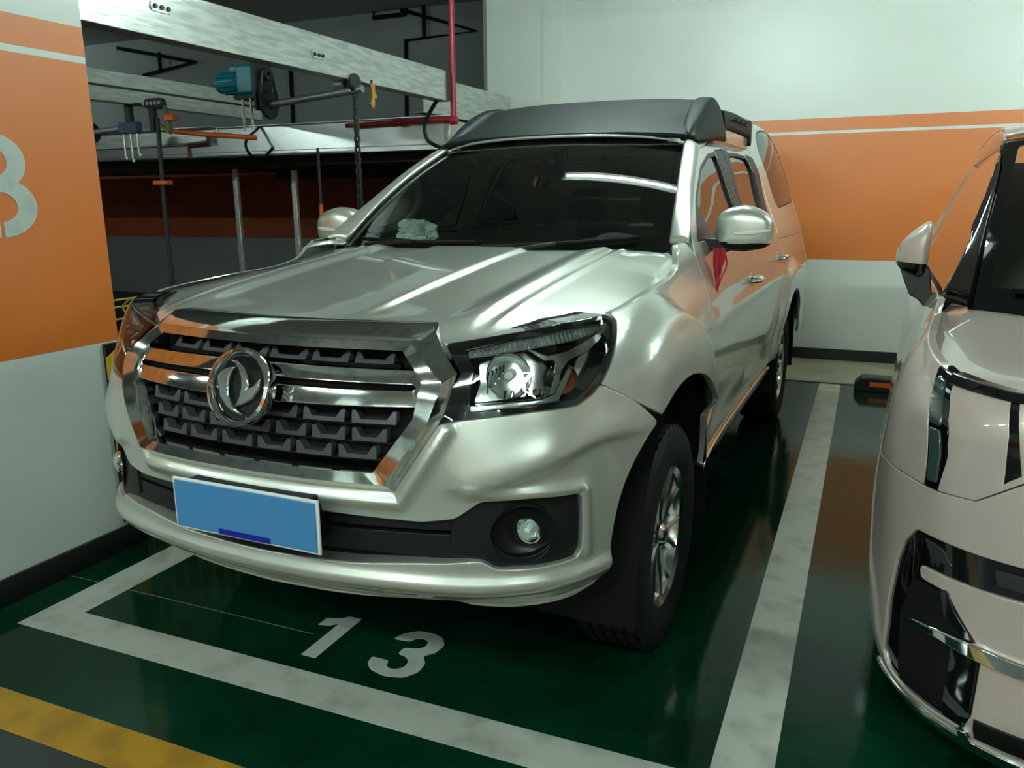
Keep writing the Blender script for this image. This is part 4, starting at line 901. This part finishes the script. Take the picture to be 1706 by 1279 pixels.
# --- door mirrors
for sd in (-1,1):
    def f(t,p):
        ct,st=math.cos(t),math.sin(t);cp,sp=math.cos(p),math.sin(p)
        e=.55; sg=lambda v:math.copysign(abs(v)**e,v)
        x=sg(ct)*abs(cp)**.6; y=sg(st)*abs(cp)**.6; z=sg(sp)
        X=.955+.112*x; w=1-.25*max(0,(x))
        Y=1.775+y*(.075 if y>0 else .085)*w-.0; Z=1.378+z*.090*(1-.22*max(0,x)-.10*max(0,-x))+.02*(-x*x)*.6
        return (X*sd,Y-.02*x,Z)
    V,F=blob(None,f,44,28)
    if sd<0: F=[q[::-1] for q in F]
    VV=np.array(V); up_f=[q for q in F if VV[list(q)][:,2].mean()>1.325]; lo_f=[q for q in F if VV[list(q)][:,2].mean()<=1.325]
    mm=mk('door_mirror',V,up_f,M['paint'],T,sharp=60)
    mk('mirror_lower_shell',V,lo_f,M['black'],mm,sharp=60)
    MB().prism(rnd([(.88,1.34),(1.035,1.345),(1.03,1.42),(.89,1.43)],.02),lambda p:(p[0]*sd,1.853,p[1]),lambda p:(p[0]*sd,1.845,p[1])).build('mirror_glass',M['chrome_clean'],mm)
    st=[]
    for a_ in np.linspace(-1,1,13):
        X=.995+.065*a_;x=(X-.955)/.112
        st.append((X*sd,1.775-.087*(1-.25*max(0,x))*(1-abs(x)**5*.65)-.02*x-.001,1.362+.006*a_+.004))
    MB().tube(st,[.004+.006*math.sin(math.pi*i/12) for i in range(13)],8).build('mirror_indicator',M['bulb'],mm)
    MB().prism(rnd([(.80,1.30),(.90,1.285),(.93,1.31),(.88,1.335),(.81,1.34)],.012),lambda p:(p[0]*sd,1.72,p[1]),lambda p:(p[0]*sd,1.80,p[1])).build('mirror_stalk',M['black'],mm,bevel=.006)
    panel('mirror_sail',mpB,[(2.20,1.325),(2.30,1.39),(2.46,1.48),(2.50,1.325)],M['black'],mm,d=-.004,res=.04,thick=.01,side=sd)
# --- wheels
def wheel(x,y,sd):
    hub=Vector((x*sd,y,.381)); ax=Vector((sd,0,0)); R0=.381
    prof=[(.235,-.215),(.262,-.228),(.31,-.236),(.345,-.230),(.366,-.214),(.374,-.195)]
    for k in range(5):
        a=-.19+k*.037; prof+=[(.381,a+.002),(.381,a+.029),(.372,a+.031),(.372,a+.035)]
    prof+=[(.381,-.003),(.374,.004),(.362,.014),(.340,.021),(.30,.024),(.262,.019),(.238,.006),(.232,-.008)]
    n=144; mb=MB(); A=ax;U=Vector((0,0,1));W=A.cross(U);m=len(prof)
    for i,(r,h) in enumerate(prof):
        for j in range(n):
            t=2*math.pi*j/n; rr=r
            if r>.365 and (j%3==0): rr=r-.008
            mb.V.append(tuple(hub+A*(h-.0)+(U*math.cos(t)+W*math.sin(t))*rr))
    for i in range(m-1):
        for j in range(n): mb.F.append((i*n+j,i*n+(j+1)%n,(i+1)*n+(j+1)%n,(i+1)*n+j))
    Wh=mb.build('wheel',M['rubber'],T,sharp=30)
    rim=MB().lathe([(.214,-.19),(.205,-.10),(.205,-.03),(.216,-.004),(.236,.006),(.240,.002),(.236,-.014),(.226,-.02)],hub,ax,72).build('rim',M['alloy'],Wh)
    MB().lathe([(0,-.09),(.15,-.09),(.15,-.10)],hub,ax,40).build('brake_disc',M['shaft'],Wh)
    MB().lathe([(.0,-.20),(.21,-.20)],hub,ax,40).build('wheel_back',M['matte'],Wh)
    for k in range(6):
        a=math.radians(60*k+12)
        for s in (-1,1):
            mb=MB()
            def P(r,t,h): 
                tt=a+t; return tuple(hub+ax*h+(U*math.cos(tt)+W*math.sin(tt))*r)
            # blade from hub to rim, dished
            r=[.045,.10,.16,.218]; wd=[.24,.12,.085,.075]; off_=[s*.25,s*.17,s*.19,s*.23]; h=[-.022,-.020,-.012,-.006]
            for i in range(4):
                for tt,dh in ((off_[i]-wd[i],-.030),(off_[i]-wd[i]*.85,-.004),(off_[i]+s*wd[i]*.2,.004),(off_[i]+wd[i]*.85,-.004),(off_[i]+wd[i],-.030)):
                    mb.V.append(P(r[i],tt,h[i]+dh))
            for i in range(3):
                for j in range(4): mb.F.append((i*5+j,i*5+j+1,(i+1)*5+j+1,(i+1)*5+j))
                mb.F.append((i*5+4,i*5,(i+1)*5,(i+1)*5+4))
            mb.F.append((0,1,2,3,4));mb.F.append((19,18,17,16,15))
            mb.build('spoke',M['alloy'],rim,sharp=25)
    MB().lathe([(0,.004),(.022,.003),(.030,-.002),(.040,-.016),(.062,-.022),(.075,-.045)],hub,ax,32).build('centre_cap',M['alloy'],rim)
    return Wh
for y in (.99,4.14):
    for sd in (-1,1): wheel(.868,y,sd)
    # arch liners
    for sd in (-1,1):
        mb=MB(); n=20; R1=.53 
        for X in (.60,.905):
            for i in range(n+1):
                t=math.pi*(-.06+1.12*i/n); mb.V.append((X*sd,y-R1*.93*math.cos(t),.385+R1*math.sin(t)))
        for i in range(n): mb.F.append((i,i+1,n+2+i,n+1+i))
        mb.F.append(tuple(range(n+1)))
        mb.build('arch_liner',M['matte'],T)
# --- underbody and inner box
MB().box((-.80,1.52,.36),(.80,3.60,.48)).box((-.58,.55,.42),(.58,1.52,.50)).box((-.58,3.6,.40),(.58,5.15,.55)).build('chassis_floor',M['matte'],T)
MB().box((-.60,.62,.5),(.60,1.30,1.10)).box((-.56,.26,.55),(.56,.62,1.05)).build('engine_bay',M['matte'],T)
MB().tube([(-.86,4.14,.381),(.86,4.14,.381)],.05,10).build('rear_axle',M['matte'],T)
MB().box((-.78,3.95,.50),(.78,5.14,1.22)).box((-.60,3.62,.5),(.60,3.95,1.22)).build('load_bed',M['matte'],T)
MB().box((-.62,3.72,1.10),(.62,3.75,1.74)).build('cab_rear_wall',M['interior'],T)
# --- cabin
dsh=[[(x*.70,1.43+.09*abs(x)**2+dy,z-.02*abs(x)) for x in (-1,-.6,-.2,.2,.6,1)] for dy,z in ((0,1.275),(.18,1.285),(.34,1.275),(.42,1.22),(.44,1.05),(.40,.85))]
dd=gsurf('dashboard',dsh,M['dash'],T,4,4,flip=True,solid=.02)
V,F=blob(None,lambda t,p:(.36+.20*math.cos(t)*math.cos(p),1.80+.13*math.sin(t)*math.cos(p),1.26+.075*math.sin(p)),32,16); mk('instrument_hood',V,F,M['dash'],dd)
sw=MB();R_=.185
pts=[]
for i in range(36):
    t=2*math.pi*i/36; pts.append((.37+R_*math.cos(t),2.04+R_*math.sin(t)*-.42,1.17+R_*math.sin(t)*.90))
sw.tube(pts,.015,10,closed=True); o=sw.build('steering_wheel',M['dash'],T)
MB().lathe([(0,.03),(.05,.025),(.06,0),(.03,-.2)],(.37,2.04,1.17),(0,.9,.42),20).build('steering_hub',M['dash'],o)
def seat(x,y,wd):
    s=MB(); 
    o=mk('seat',*grid([[(x-wd,y+dy,z),(x-wd*.7,y+dy-.03,z+.0),(x,y+dy,z-.0),(x+wd*.7,y+dy-.03,z),(x+wd,y+dy,z)] for dy,z in ((-.05,.62),(-.03,.75),(.3,.72),(.46,.78),(.54,1.0),(.62,1.22),(.66,1.32),(.72,1.32),(.70,1.0),(.68,.6))],4,4),M['seat'],T)
    V,F=blob(None,lambda t,p:(x+.14*math.copysign(abs(math.cos(t))**.6,math.cos(t))*abs(math.cos(p))**.5,y+.70+.05*math.sin(t)*math.cos(p),1.46+.10*math.copysign(abs(math.sin(p))**.7,math.sin(p))),28,16)
    h=mk('headrest',V,F,M['seat'],o)
    for q_ in (-.05,.05): MB().tube([(x+q_,y+.69,1.28),(x+q_,y+.69,1.42)],.007,6).build('headrest_rod',M['chrome_clean'],h)
seat(.37,2.15,.25);seat(-.37,2.15,.25);seat(.37,3.0,.28);seat(-.37,3.0,.28)
for sd in (-1,1):
    a=ws(np.full(7,.965),np.linspace(0.02,1,7),-.02); b=B1(hermite([0,.15,.39,.66,.84,.93,1.0],[2.10,2.195,2.373,2.55,2.68,2.74,2.80],np.linspace(0,1,7)),hermite([0,.15,.39,.66,.84,.93,1.0],[1.325,1.380,1.479,1.580,1.645,1.675,1.700],np.linspace(0,1,7)),-.03)
    gsurf('pillar_trim',[a,(a+b)/2+np.array([-.01,.03,-.0]),b],M['interior'],T,4,4,side=sd,solid=.004)
    ph=[(.735,1.70,1.36),(.68,1.755,1.37),(.655,1.84,1.40),(.640,1.93,1.455),(.640,1.97,1.52),(.655,1.985,1.58),(.68,1.99,1.60)]
    if sd<0:
        q=hermite(np.arange(7),np.array([(-x,y,z) for x,y,z in ph]),np.linspace(0,6,37)); MB().tube(q,.016,10).build('grab_handle',M['interior'],T)
rows=[[(x*.60,Y,z+.02*(1-x*x)) for x in (-1,-.5,0,.5,1)] for Y,z in ((2.26,1.735),(2.7,1.745),(3.7,1.745))]
gsurf('headliner',rows,M['interior'],T,4,4,solid=.004)
MB().box((-.03,2.235,1.64),(.03,2.26,1.72)).box((-.13,2.235,1.60),(.13,2.26,1.665)).build('rear_view_mirror',M['matte'],T,bevel=.008)
# crumpled wrapper on the dashboard
V,F=blob(None,lambda t,p:(math.cos(t)*math.cos(p),math.sin(t)*math.cos(p),math.sin(p)),26,16)
rr=random.Random(3); cw=[]
dirs=[(Vector((rr.uniform(-1,1),rr.uniform(-1,1),rr.uniform(-1,1))).normalized(),rr.uniform(-.6,.5)) for _ in range(34)]
for v in V:
    v=Vector(v);s=rr.uniform(.86,1.14)+sum(a*max(0,d.dot(v)-.75)*2.4 for d,a in dirs); cw.append((v.x*.095*s,v.y*.06*s,max(-.055,v.z*.062*s)))
w_=mk('crumpled_wrapper',cw,F,M['paper'],None,smooth=False); w_.location=(-1.44-.43,1.6+1.62,1.352); tag(w_,'crumpled pale paper wrapper on the dashboard of the silver pickup','wrapper')
# red ribbon tied at the mirror
rb=thing('red_ribbon','red ribbon and string hanging below the near door mirror of the silver pickup','ribbon',(-1.44+.875+.03,1.6+1.66,1.305))
mb=MB()
for k,(dx,l,w) in enumerate(((-.012,.13,.012),(.0,.18,.010),(.012,.10,.012),(.02,.15,.007),(.006,.19,.006))):
    P0=[(dx,.0,0),(dx*1.5+.004,-.004,-l*.4),(dx*.8,.004,-l*.75),(dx*.3,.0,-l)]
    q=hermite(np.arange(4),np.array(P0),np.linspace(0,3,13)); 
    mb.tube(q,[w*(1-.6*i/12)*.6 for i in range(13)],5)
mb.build('ribbon_tails',M['red'],rb)
MB().prism([(-.022,0),(.022,.0),(.020,-.05),(.006,-.15),(-.004,-.13)],lambda p:(p[0],-.003+p[0]*.2,p[1]),lambda p:(p[0],.003+p[0]*.2,p[1])).build('ribbon_knot',M['red'],rb,bevel=.002)
MB().tube([(0,0,-.17),(-.006,-.002,-.24),(.006,.0,-.30),(-.004,0,-.36),(.004,0,-.40)],.0022,5).build('string',mat('dark_string',(.08,.07,.04),.7),rb)
# ---------------------------------------------------------------- pale pink people carrier on the right
V2=thing('people_carrier','pale pink people carrier with vertical black lamps at the right edge of the photo','car',(1.0,1.85,0),math.radians(-3.0))
mp2=mpS(B2)
hoodedge=[(0,1.085),(.45,1.082),(.742,1.078),(.93,1.085),(1.004,1.085)]
lampb=[(.950,1.051),(.930,1.083),(1.004,1.084)]
def arch2(yc,r,z0=.22,n=22,zc=.36):
    sc=B2.sY(yc);a0=math.asin((z0-zc)/r)
    return [(sc-r*math.cos(a0+(math.pi-2*a0)*i/n),zc+r*math.sin(a0+(math.pi-2*a0)*i/n)) for i in range(n+1)]
A2=arch2(.98,.43);A3=arch2(4.05,.43)
# upper nose panel (between lamps, above the chin line)
nose=[(0,.905),(.55,.900),(.668,.889),(.764,.822),(.860,.813),(.848,.90),(.872,.982),(.905,1.060),(.742,1.062),(.45,1.064),(0,1.066)]
panel('nose_panel',mp2,full(nose),M['pearl'],V2,holes=[[(.672,.90),(.708,.872),(.716,.98),(.738,1.060),(.712,1.060),(.690,.98)],[(-.672,.90),(-.708,.872),(-.716,.98),(-.738,1.060),(-.712,1.060),(-.690,.98)]],res=.03,thick=.02)
bl=panel('lamp_band',mp2,full([(0,1.072),(.45,1.070),(.742,1.070),(.93,1.081),(.925,1.062),(.742,1.055),(0,1.055)]),M['gloss'],V2,d=.004,res=.04,thick=.03)
chin=[(0,.897),(.55,.892),(.664,.882),(.760,.816),(.86,.806),(1.0,.806),(1.16,.792),(1.263,.776)]
Aa=[p for p in A2 if p[0]<B2.sY(.98) and p[1]<.775][::-1]
low=[(1.10,.215),(1.02,.20),(.92,.235),(.80,.215),(.72,.20),(.55,.185),(0,.18)]
bump2=chin+Aa+low
inlet=rnd([(.914,.696),(.965,.640),(.992,.577),(1.012,.45),(1.02,.30),(.99,.262),(.90,.252),(.80,.247),(.728,.247),(.706,.300),(.702,.447),(.716,.485),(.760,.530),(.800,.579),(.880,.580),(.886,.607),(.80,.610),(.634,.615),(.50,.618),(.50,.712),(.643,.700),(.80,.698)],.010)
bp=panel('front_bumper',mp2,full(bump2),M['pearl'],V2,holes=[inlet,[(-u,v) for u,v in inlet]],res=.028,thick=.012)
for sd in (-1,1):
    I=panel('bumper_inlet',mp2,inset(inlet,-.008),M['gloss'],V2,d=-.008,res=.03,thick=.01,side=sd)
    panel('inlet_depth',mp2,rnd([(.905,.56),(.80,.565),(.735,.48),(.74,.27),(.93,.27),(.95,.45)],.01),M['matte'],I,d=-.004,res=.04,thick=.01,side=sd)
    panel('inlet_fin',mp2,rnd([(.80,.579),(.775,.535),(.716,.478),(.730,.478),(.80,.52),(.815,.575)],.004),M['gloss'],I,d=.004,res=.03,thick=.03,side=sd)
    panel('inlet_blade',mp2,rnd([(.775,.46),(.780,.26),(.715,.252),(.712,.46)],.006),M['gloss'],I,d=-.002,res=.03,thick=.03,side=sd)
    panel('chrome_strip',mp2,[(.892,.462),(.80,.476),(.72,.480),(.62,.475),(.50,.474),(.50,.444),(.62,.446),(.705,.450),(.80,.460)],M['chrome_clean'],V2,d=.014,res=.03,thick=.04,side=sd,bev=.006)
    panel('fog_lamp_insert',mp2,rnd([(.885,.680),(.83,.672),(.80,.64),(.86,.642)],.006),M['darksteel'],I,d=-.004,res=.03,thick=.004,side=sd)
    panel('camera_insert',mp2,rnd([(.70,.672),(.62,.674),(.60,.640),(.69,.640)],.006),M['darksteel'],I,d=-.004,res=.03,thick=.004,side=sd)
    # vertical lamps
    drl=rnd([(.950,1.078),(1.002,1.086),(.975,1.05),(.950,1.0),(.928,.94),(.912,.88),(.905,.812),(.862,.812),(.850,.88),(.858,.95),(.880,1.01),(.908,1.06),(.925,1.075)],.006)
    L=panel('vertical_lamp',mp2,drl,M['gloss'],V2,d=.0,res=.025,thick=.03,side=sd)
    a_=[(.935,1.060),(.975,1.066),(.945,1.0),(.930,.965),(.890,.965),(.905,1.01)]
    b_=[(.925,.950),(.888,.950),(.872,.90),(.868,.83),(.898,.83),(.905,.89)]
    lm=mat('smoked_lamp',(.035,.06,.06),.2,coat=1)
    panel('upper_lamp_cell',mp2,rnd(a_,.006),lm,L,d=.004,res=.03,thick=.006,side=sd)
    panel('lower_lamp_cell',mp2,rnd(b_,.006),lm,L,d=.004,res=.03,thick=.006,side=sd)
    L2=panel('centre_lamp',mp2,[(.672,.90),(.708,.872),(.716,.98),(.738,1.060),(.712,1.060),(.690,.98)],M['gloss'],V2,d=-.002,res=.03,thick=.02,side=sd)
    # fender
    fe=[(1.004,1.090),(.980,1.052),(.957,1.0),(.935,.94),(.918,.88),(.912,.813),(1.0,.813),(1.16,.799),(1.262,.783)]+[p for p in A2 if not(p[0]<B2.sY(.98) and p[1]<.775)]+[(1.98,.25),(1.98,.70),(1.97,.95),(1.93,1.10),(1.80,1.165),(1.694,1.178),(1.54,1.160),(1.274,1.135),(1.116,1.108)]
    panel('front_fender',mp2,fe,M['pearl'],V2,res=.03,thick=.02,side=sd)
    sd1=[(1.985,.25)]+[(3.55,.25)]+[(4.30,.25)]+[p for p in A3 if p[1]>.26]+[(5.20,.30),(5.35,.5),(5.35,1.1),(1.80,1.172),(1.935,1.10),(1.975,.95)]
    panel('body_side',mp2,sd1,M['pearl'],V2,res=.06,thick=.02,side=sd)
    gl=[(1.82,1.185),(5.33,1.115),(5.28,1.45),(5.22,1.68),(3.2,1.69),(2.66,1.655),(2.40,1.53),(2.05,1.32)]
    panel('side_glass',mp2,gl,M['gloss'],V2,d=-.01,res=.08,thick=.01,side=sd)
    # chrome lip low on the nose
    panel('lower_chrome_lip',mp2,[(1.07,.245),(.98,.232),(.85,.228),(.72,.215),(.60,.20),(.30,.19),(0,.188),(0,.160),(.30,.160),(.60,.163),(.72,.175),(.85,.185),(1.0,.195),(1.09,.225)],M['chrome_clean'],V2,d=.012,res=.03,thick=.04,side=sd,bev=.006)
    panel('lip_upright',mp2,[(.735,.25),(.715,.25),(.705,.19),(.735,.19)],M['chrome_clean'],V2,d=.016,res=.03,thick=.03,side=sd)
    panel('underlip_grille',mp2,[(.70,.295),(0,.29),(0,.235),(.70,.24)],M['black'],V2,d=.004,res=.04,thick=.03,side=sd)
    # mirror
    def f(t,p):
        e=.6;sg=lambda v:math.copysign(abs(v)**e,v);cp=abs(math.cos(p))**.6
        x=sg(math.cos(t))*cp;y=sg(math.sin(t))*cp;z=sg(math.sin(p))
        return ((.930+.056*x-.012*z*(1 if z>0 else 0))*sd,1.47+.10*y+.03*x,1.30+z*(.085-.035*x)-.012*x)
    V,F=blob(None,f,36,24)
    if sd<0:F=[q[::-1] for q in F]
    VV=np.array(V);cutz=1.262
    mm=mk('door_mirror',V,[q for q in F if VV[list(q)][:,2].mean()>cutz],M['pearl'],V2,sharp=60)
    mk('mirror_lower_shell',V,[q for q in F if VV[list(q)][:,2].mean()<=cutz],M['gloss'],mm,sharp=60)
    MB().prism(rnd([(.975,1.265),(.90,1.262),(.868,1.245),(.845,1.10),(.862,1.085),(.90,1.13),(.925,1.14),(.945,1.185)],.01),lambda p:(p[0]*sd,1.42,p[1]),lambda p:(p[0]*sd,1.52,p[1])).build('mirror_stalk',M['gloss'],mm,bevel=.012)
# hood
def hood2(X,Y):
    x=np.abs(np.asarray(X,float));Y=np.asarray(Y,float)
    return 1.085+.075*sm(.0,1.3,Y)-.03*np.exp(-(Y-PLy(x))/.05)-.030*np.clip(x/.93,0,1.1)**4-.012*sm(.52,.60,x)*sm(.3,.9,Y)
def PLy(x): return np.interp(x,B2.P[:8,0],B2.P[:8,1])+.03
E_=[B2(np.array(s),np.array(z),0.) for s,z in ((.0,1.084),(.3,1.084),(.6,1.082),(.742,1.082),(.93,1.088),(1.0,1.092),(1.116,1.112),(1.274,1.140),(1.54,1.165),(1.69,1.182))]
poly=[(float(p[0]),float(p[1])) for p in E_]+[(.79,1.30),(.735,1.16),(.60,1.02),(.30,.90),(0,.87)]
panel('hood',mpZ(hood2),full(poly),M['pearl'],V2,res=.035,thick=.02)
def ws2(u,v,d=0):
    u=np.asarray(u,float);v=np.asarray(v,float)
    bx=.745*u;by=.86+.30*np.abs(u)**2.3;bz=1.145+.0*u
    tx=.640*u;ty=1.80+.20*np.abs(u)**2.3;tz=1.745-.035*np.abs(u)**2
    return np.stack([bx+(tx-bx)*v,by+(ty-by)*v-d*.5,bz+(tz-bz)*v+.03*np.sin(np.pi*v)+d*.85],-1)
W2=panel('windscreen',ws2,[(-1,-.03),(1,-.03),(1,1),(-1,1)],M['glass'],V2,res=.06,thick=0)
panel('windscreen_border',ws2,[(-1,-.05),(1,-.05),(1,1.0),(-1,1.0)],M['gloss'],W2,holes=[rnd([(-.94,.09),(.94,.09),(.93,.95),(-.93,.95)],.04)],d=-.004,res=.06,thick=.006)
MB().tube(ws2(np.linspace(-.85,0,9),np.linspace(.07,.05,9),.015),.012,6).build('wiper_blade',M['matte'],V2)
for sd in (-1,1):
    vv=np.linspace(0,1,6);a=ws2(1.0+0*vv,vv);sv=hermite([0,.35,.7,1],[1.80,2.05,2.40,2.66],vv);zv=hermite([0,.35,.7,1],[1.175,1.335,1.53,1.655],vv)
    b=B2(sv,zv,-.008);rows=[a,(a+b)/2+np.array([.008,0,.008]),b]
    gsurf('windscreen_pillar',rows,M['gloss'],V2,4,4,side=sd)
rows=[]
for Y,ze,ex in ((1.80,1.715,.640),(2.2,1.755,.636),(3.0,1.79,.625),(4.6,1.77,.62)):
    rows.append([(x*ex,Y+(.20*abs(x)**2.3 if Y<2 else 0),ze+.045*(1-abs(x)**2.6)) for x in (-1,-.9,-.7,-.3,0,.3,.7,.9,1)])
gsurf('roof',rows,M['pearl'],V2,8,6,flip=True)
for sd in (-1,1):
    top=[(.640,2.0,1.713),(.635,2.3,1.757),(.625,3.0,1.79),(.62,4.6,1.77)]
    bot=[tuple(map(float,B2(np.array(a_),np.array(b_),-.004))) for a_,b_ in ((2.66,1.655),(2.95,1.690),(3.65,1.70),(5.25,1.68))]
    mid=[(.5*(t[0]+q[0])+.010,.5*(t[1]+q[1]),.5*(t[2]+q[2])+.010) for t,q in zip(top,bot)]
    gsurf('roof_side',[top,mid,bot],M['pearl'],V2,4,4,flip=True,side=sd)
rows=[]
for z in (.3,.8,1.1,1.4,1.7):
    c=B2(np.array(B2.sY(4.55)),np.array(z)); rows.append([(x*float(c[0]),4.80-max(0,z-1.1)*.3,z) for x in (-1,-.5,0,.5,1)])
gsurf('tailgate',rows,M['pearl'],V2,3,3)
MB().box((-.72,1.2,.16),(.72,4.7,.30)).box((-.62,.20,.22),(.62,1.2,.32)).build('chassis_floor',M['matte'],V2)
MB().box((-.62,.4,.32),(.62,1.35,1.02)).build('engine_bay',M['matte'],V2)
MB().box((-.78,1.2,.95),(.78,1.7,1.10)).build('dashboard',M['dash'],V2,bevel=.04)
for x in (-.4,.4):
    V,F=blob(None,lambda t,p:(x+.24*math.copysign(abs(math.cos(t))**.5,math.cos(t))*abs(math.cos(p))**.4,2.55+.09*math.sin(t)*math.cos(p),1.05+.42*math.copysign(abs(math.sin(p))**.5,math.sin(p))),28,16); mk('seat',V,F,M['seat'],V2)
for yv in (.98,4.05):
    for sd in (-1,1):
        hub=(.915*sd,yv,.36); ax=(sd,0,0)
        wv=MB().lathe([(.235,-.21),(.30,-.225),(.345,-.215),(.36,-.19),(.36,-.02),(.35,.0),(.30,.012),(.25,.006),(.235,-.01)],hub,ax,64).build('wheel',M['rubber'],V2)
        rm=MB().lathe([(.225,-.19),(.215,-.03),(.238,.002),(.232,-.012),(.06,-.03),(0,-.015)],hub,ax,48).build('rim',M['alloy'],wv)
        for k in range(5): MB().box((-.006,-.03,.05),(.012,.03,.225),Matrix.Translation(hub)@Matrix.Rotation(k*2*math.pi/5,4,'X')).build('spoke',M['black'],rm)
        mb=MB()
        n=20
        for X in (.62,.90):
            for i in range(n+1):
                t=math.pi*(-.06+1.12*i/n); mb.V.append((X*sd,yv-.43*math.cos(t),.36+.43*math.sin(t)))
        for i in range(n): mb.F.append((i,i+1,n+2+i,n+1+i))
        mb.F.append(tuple(range(n+1))); mb.build('arch_liner',M['matte'],V2)
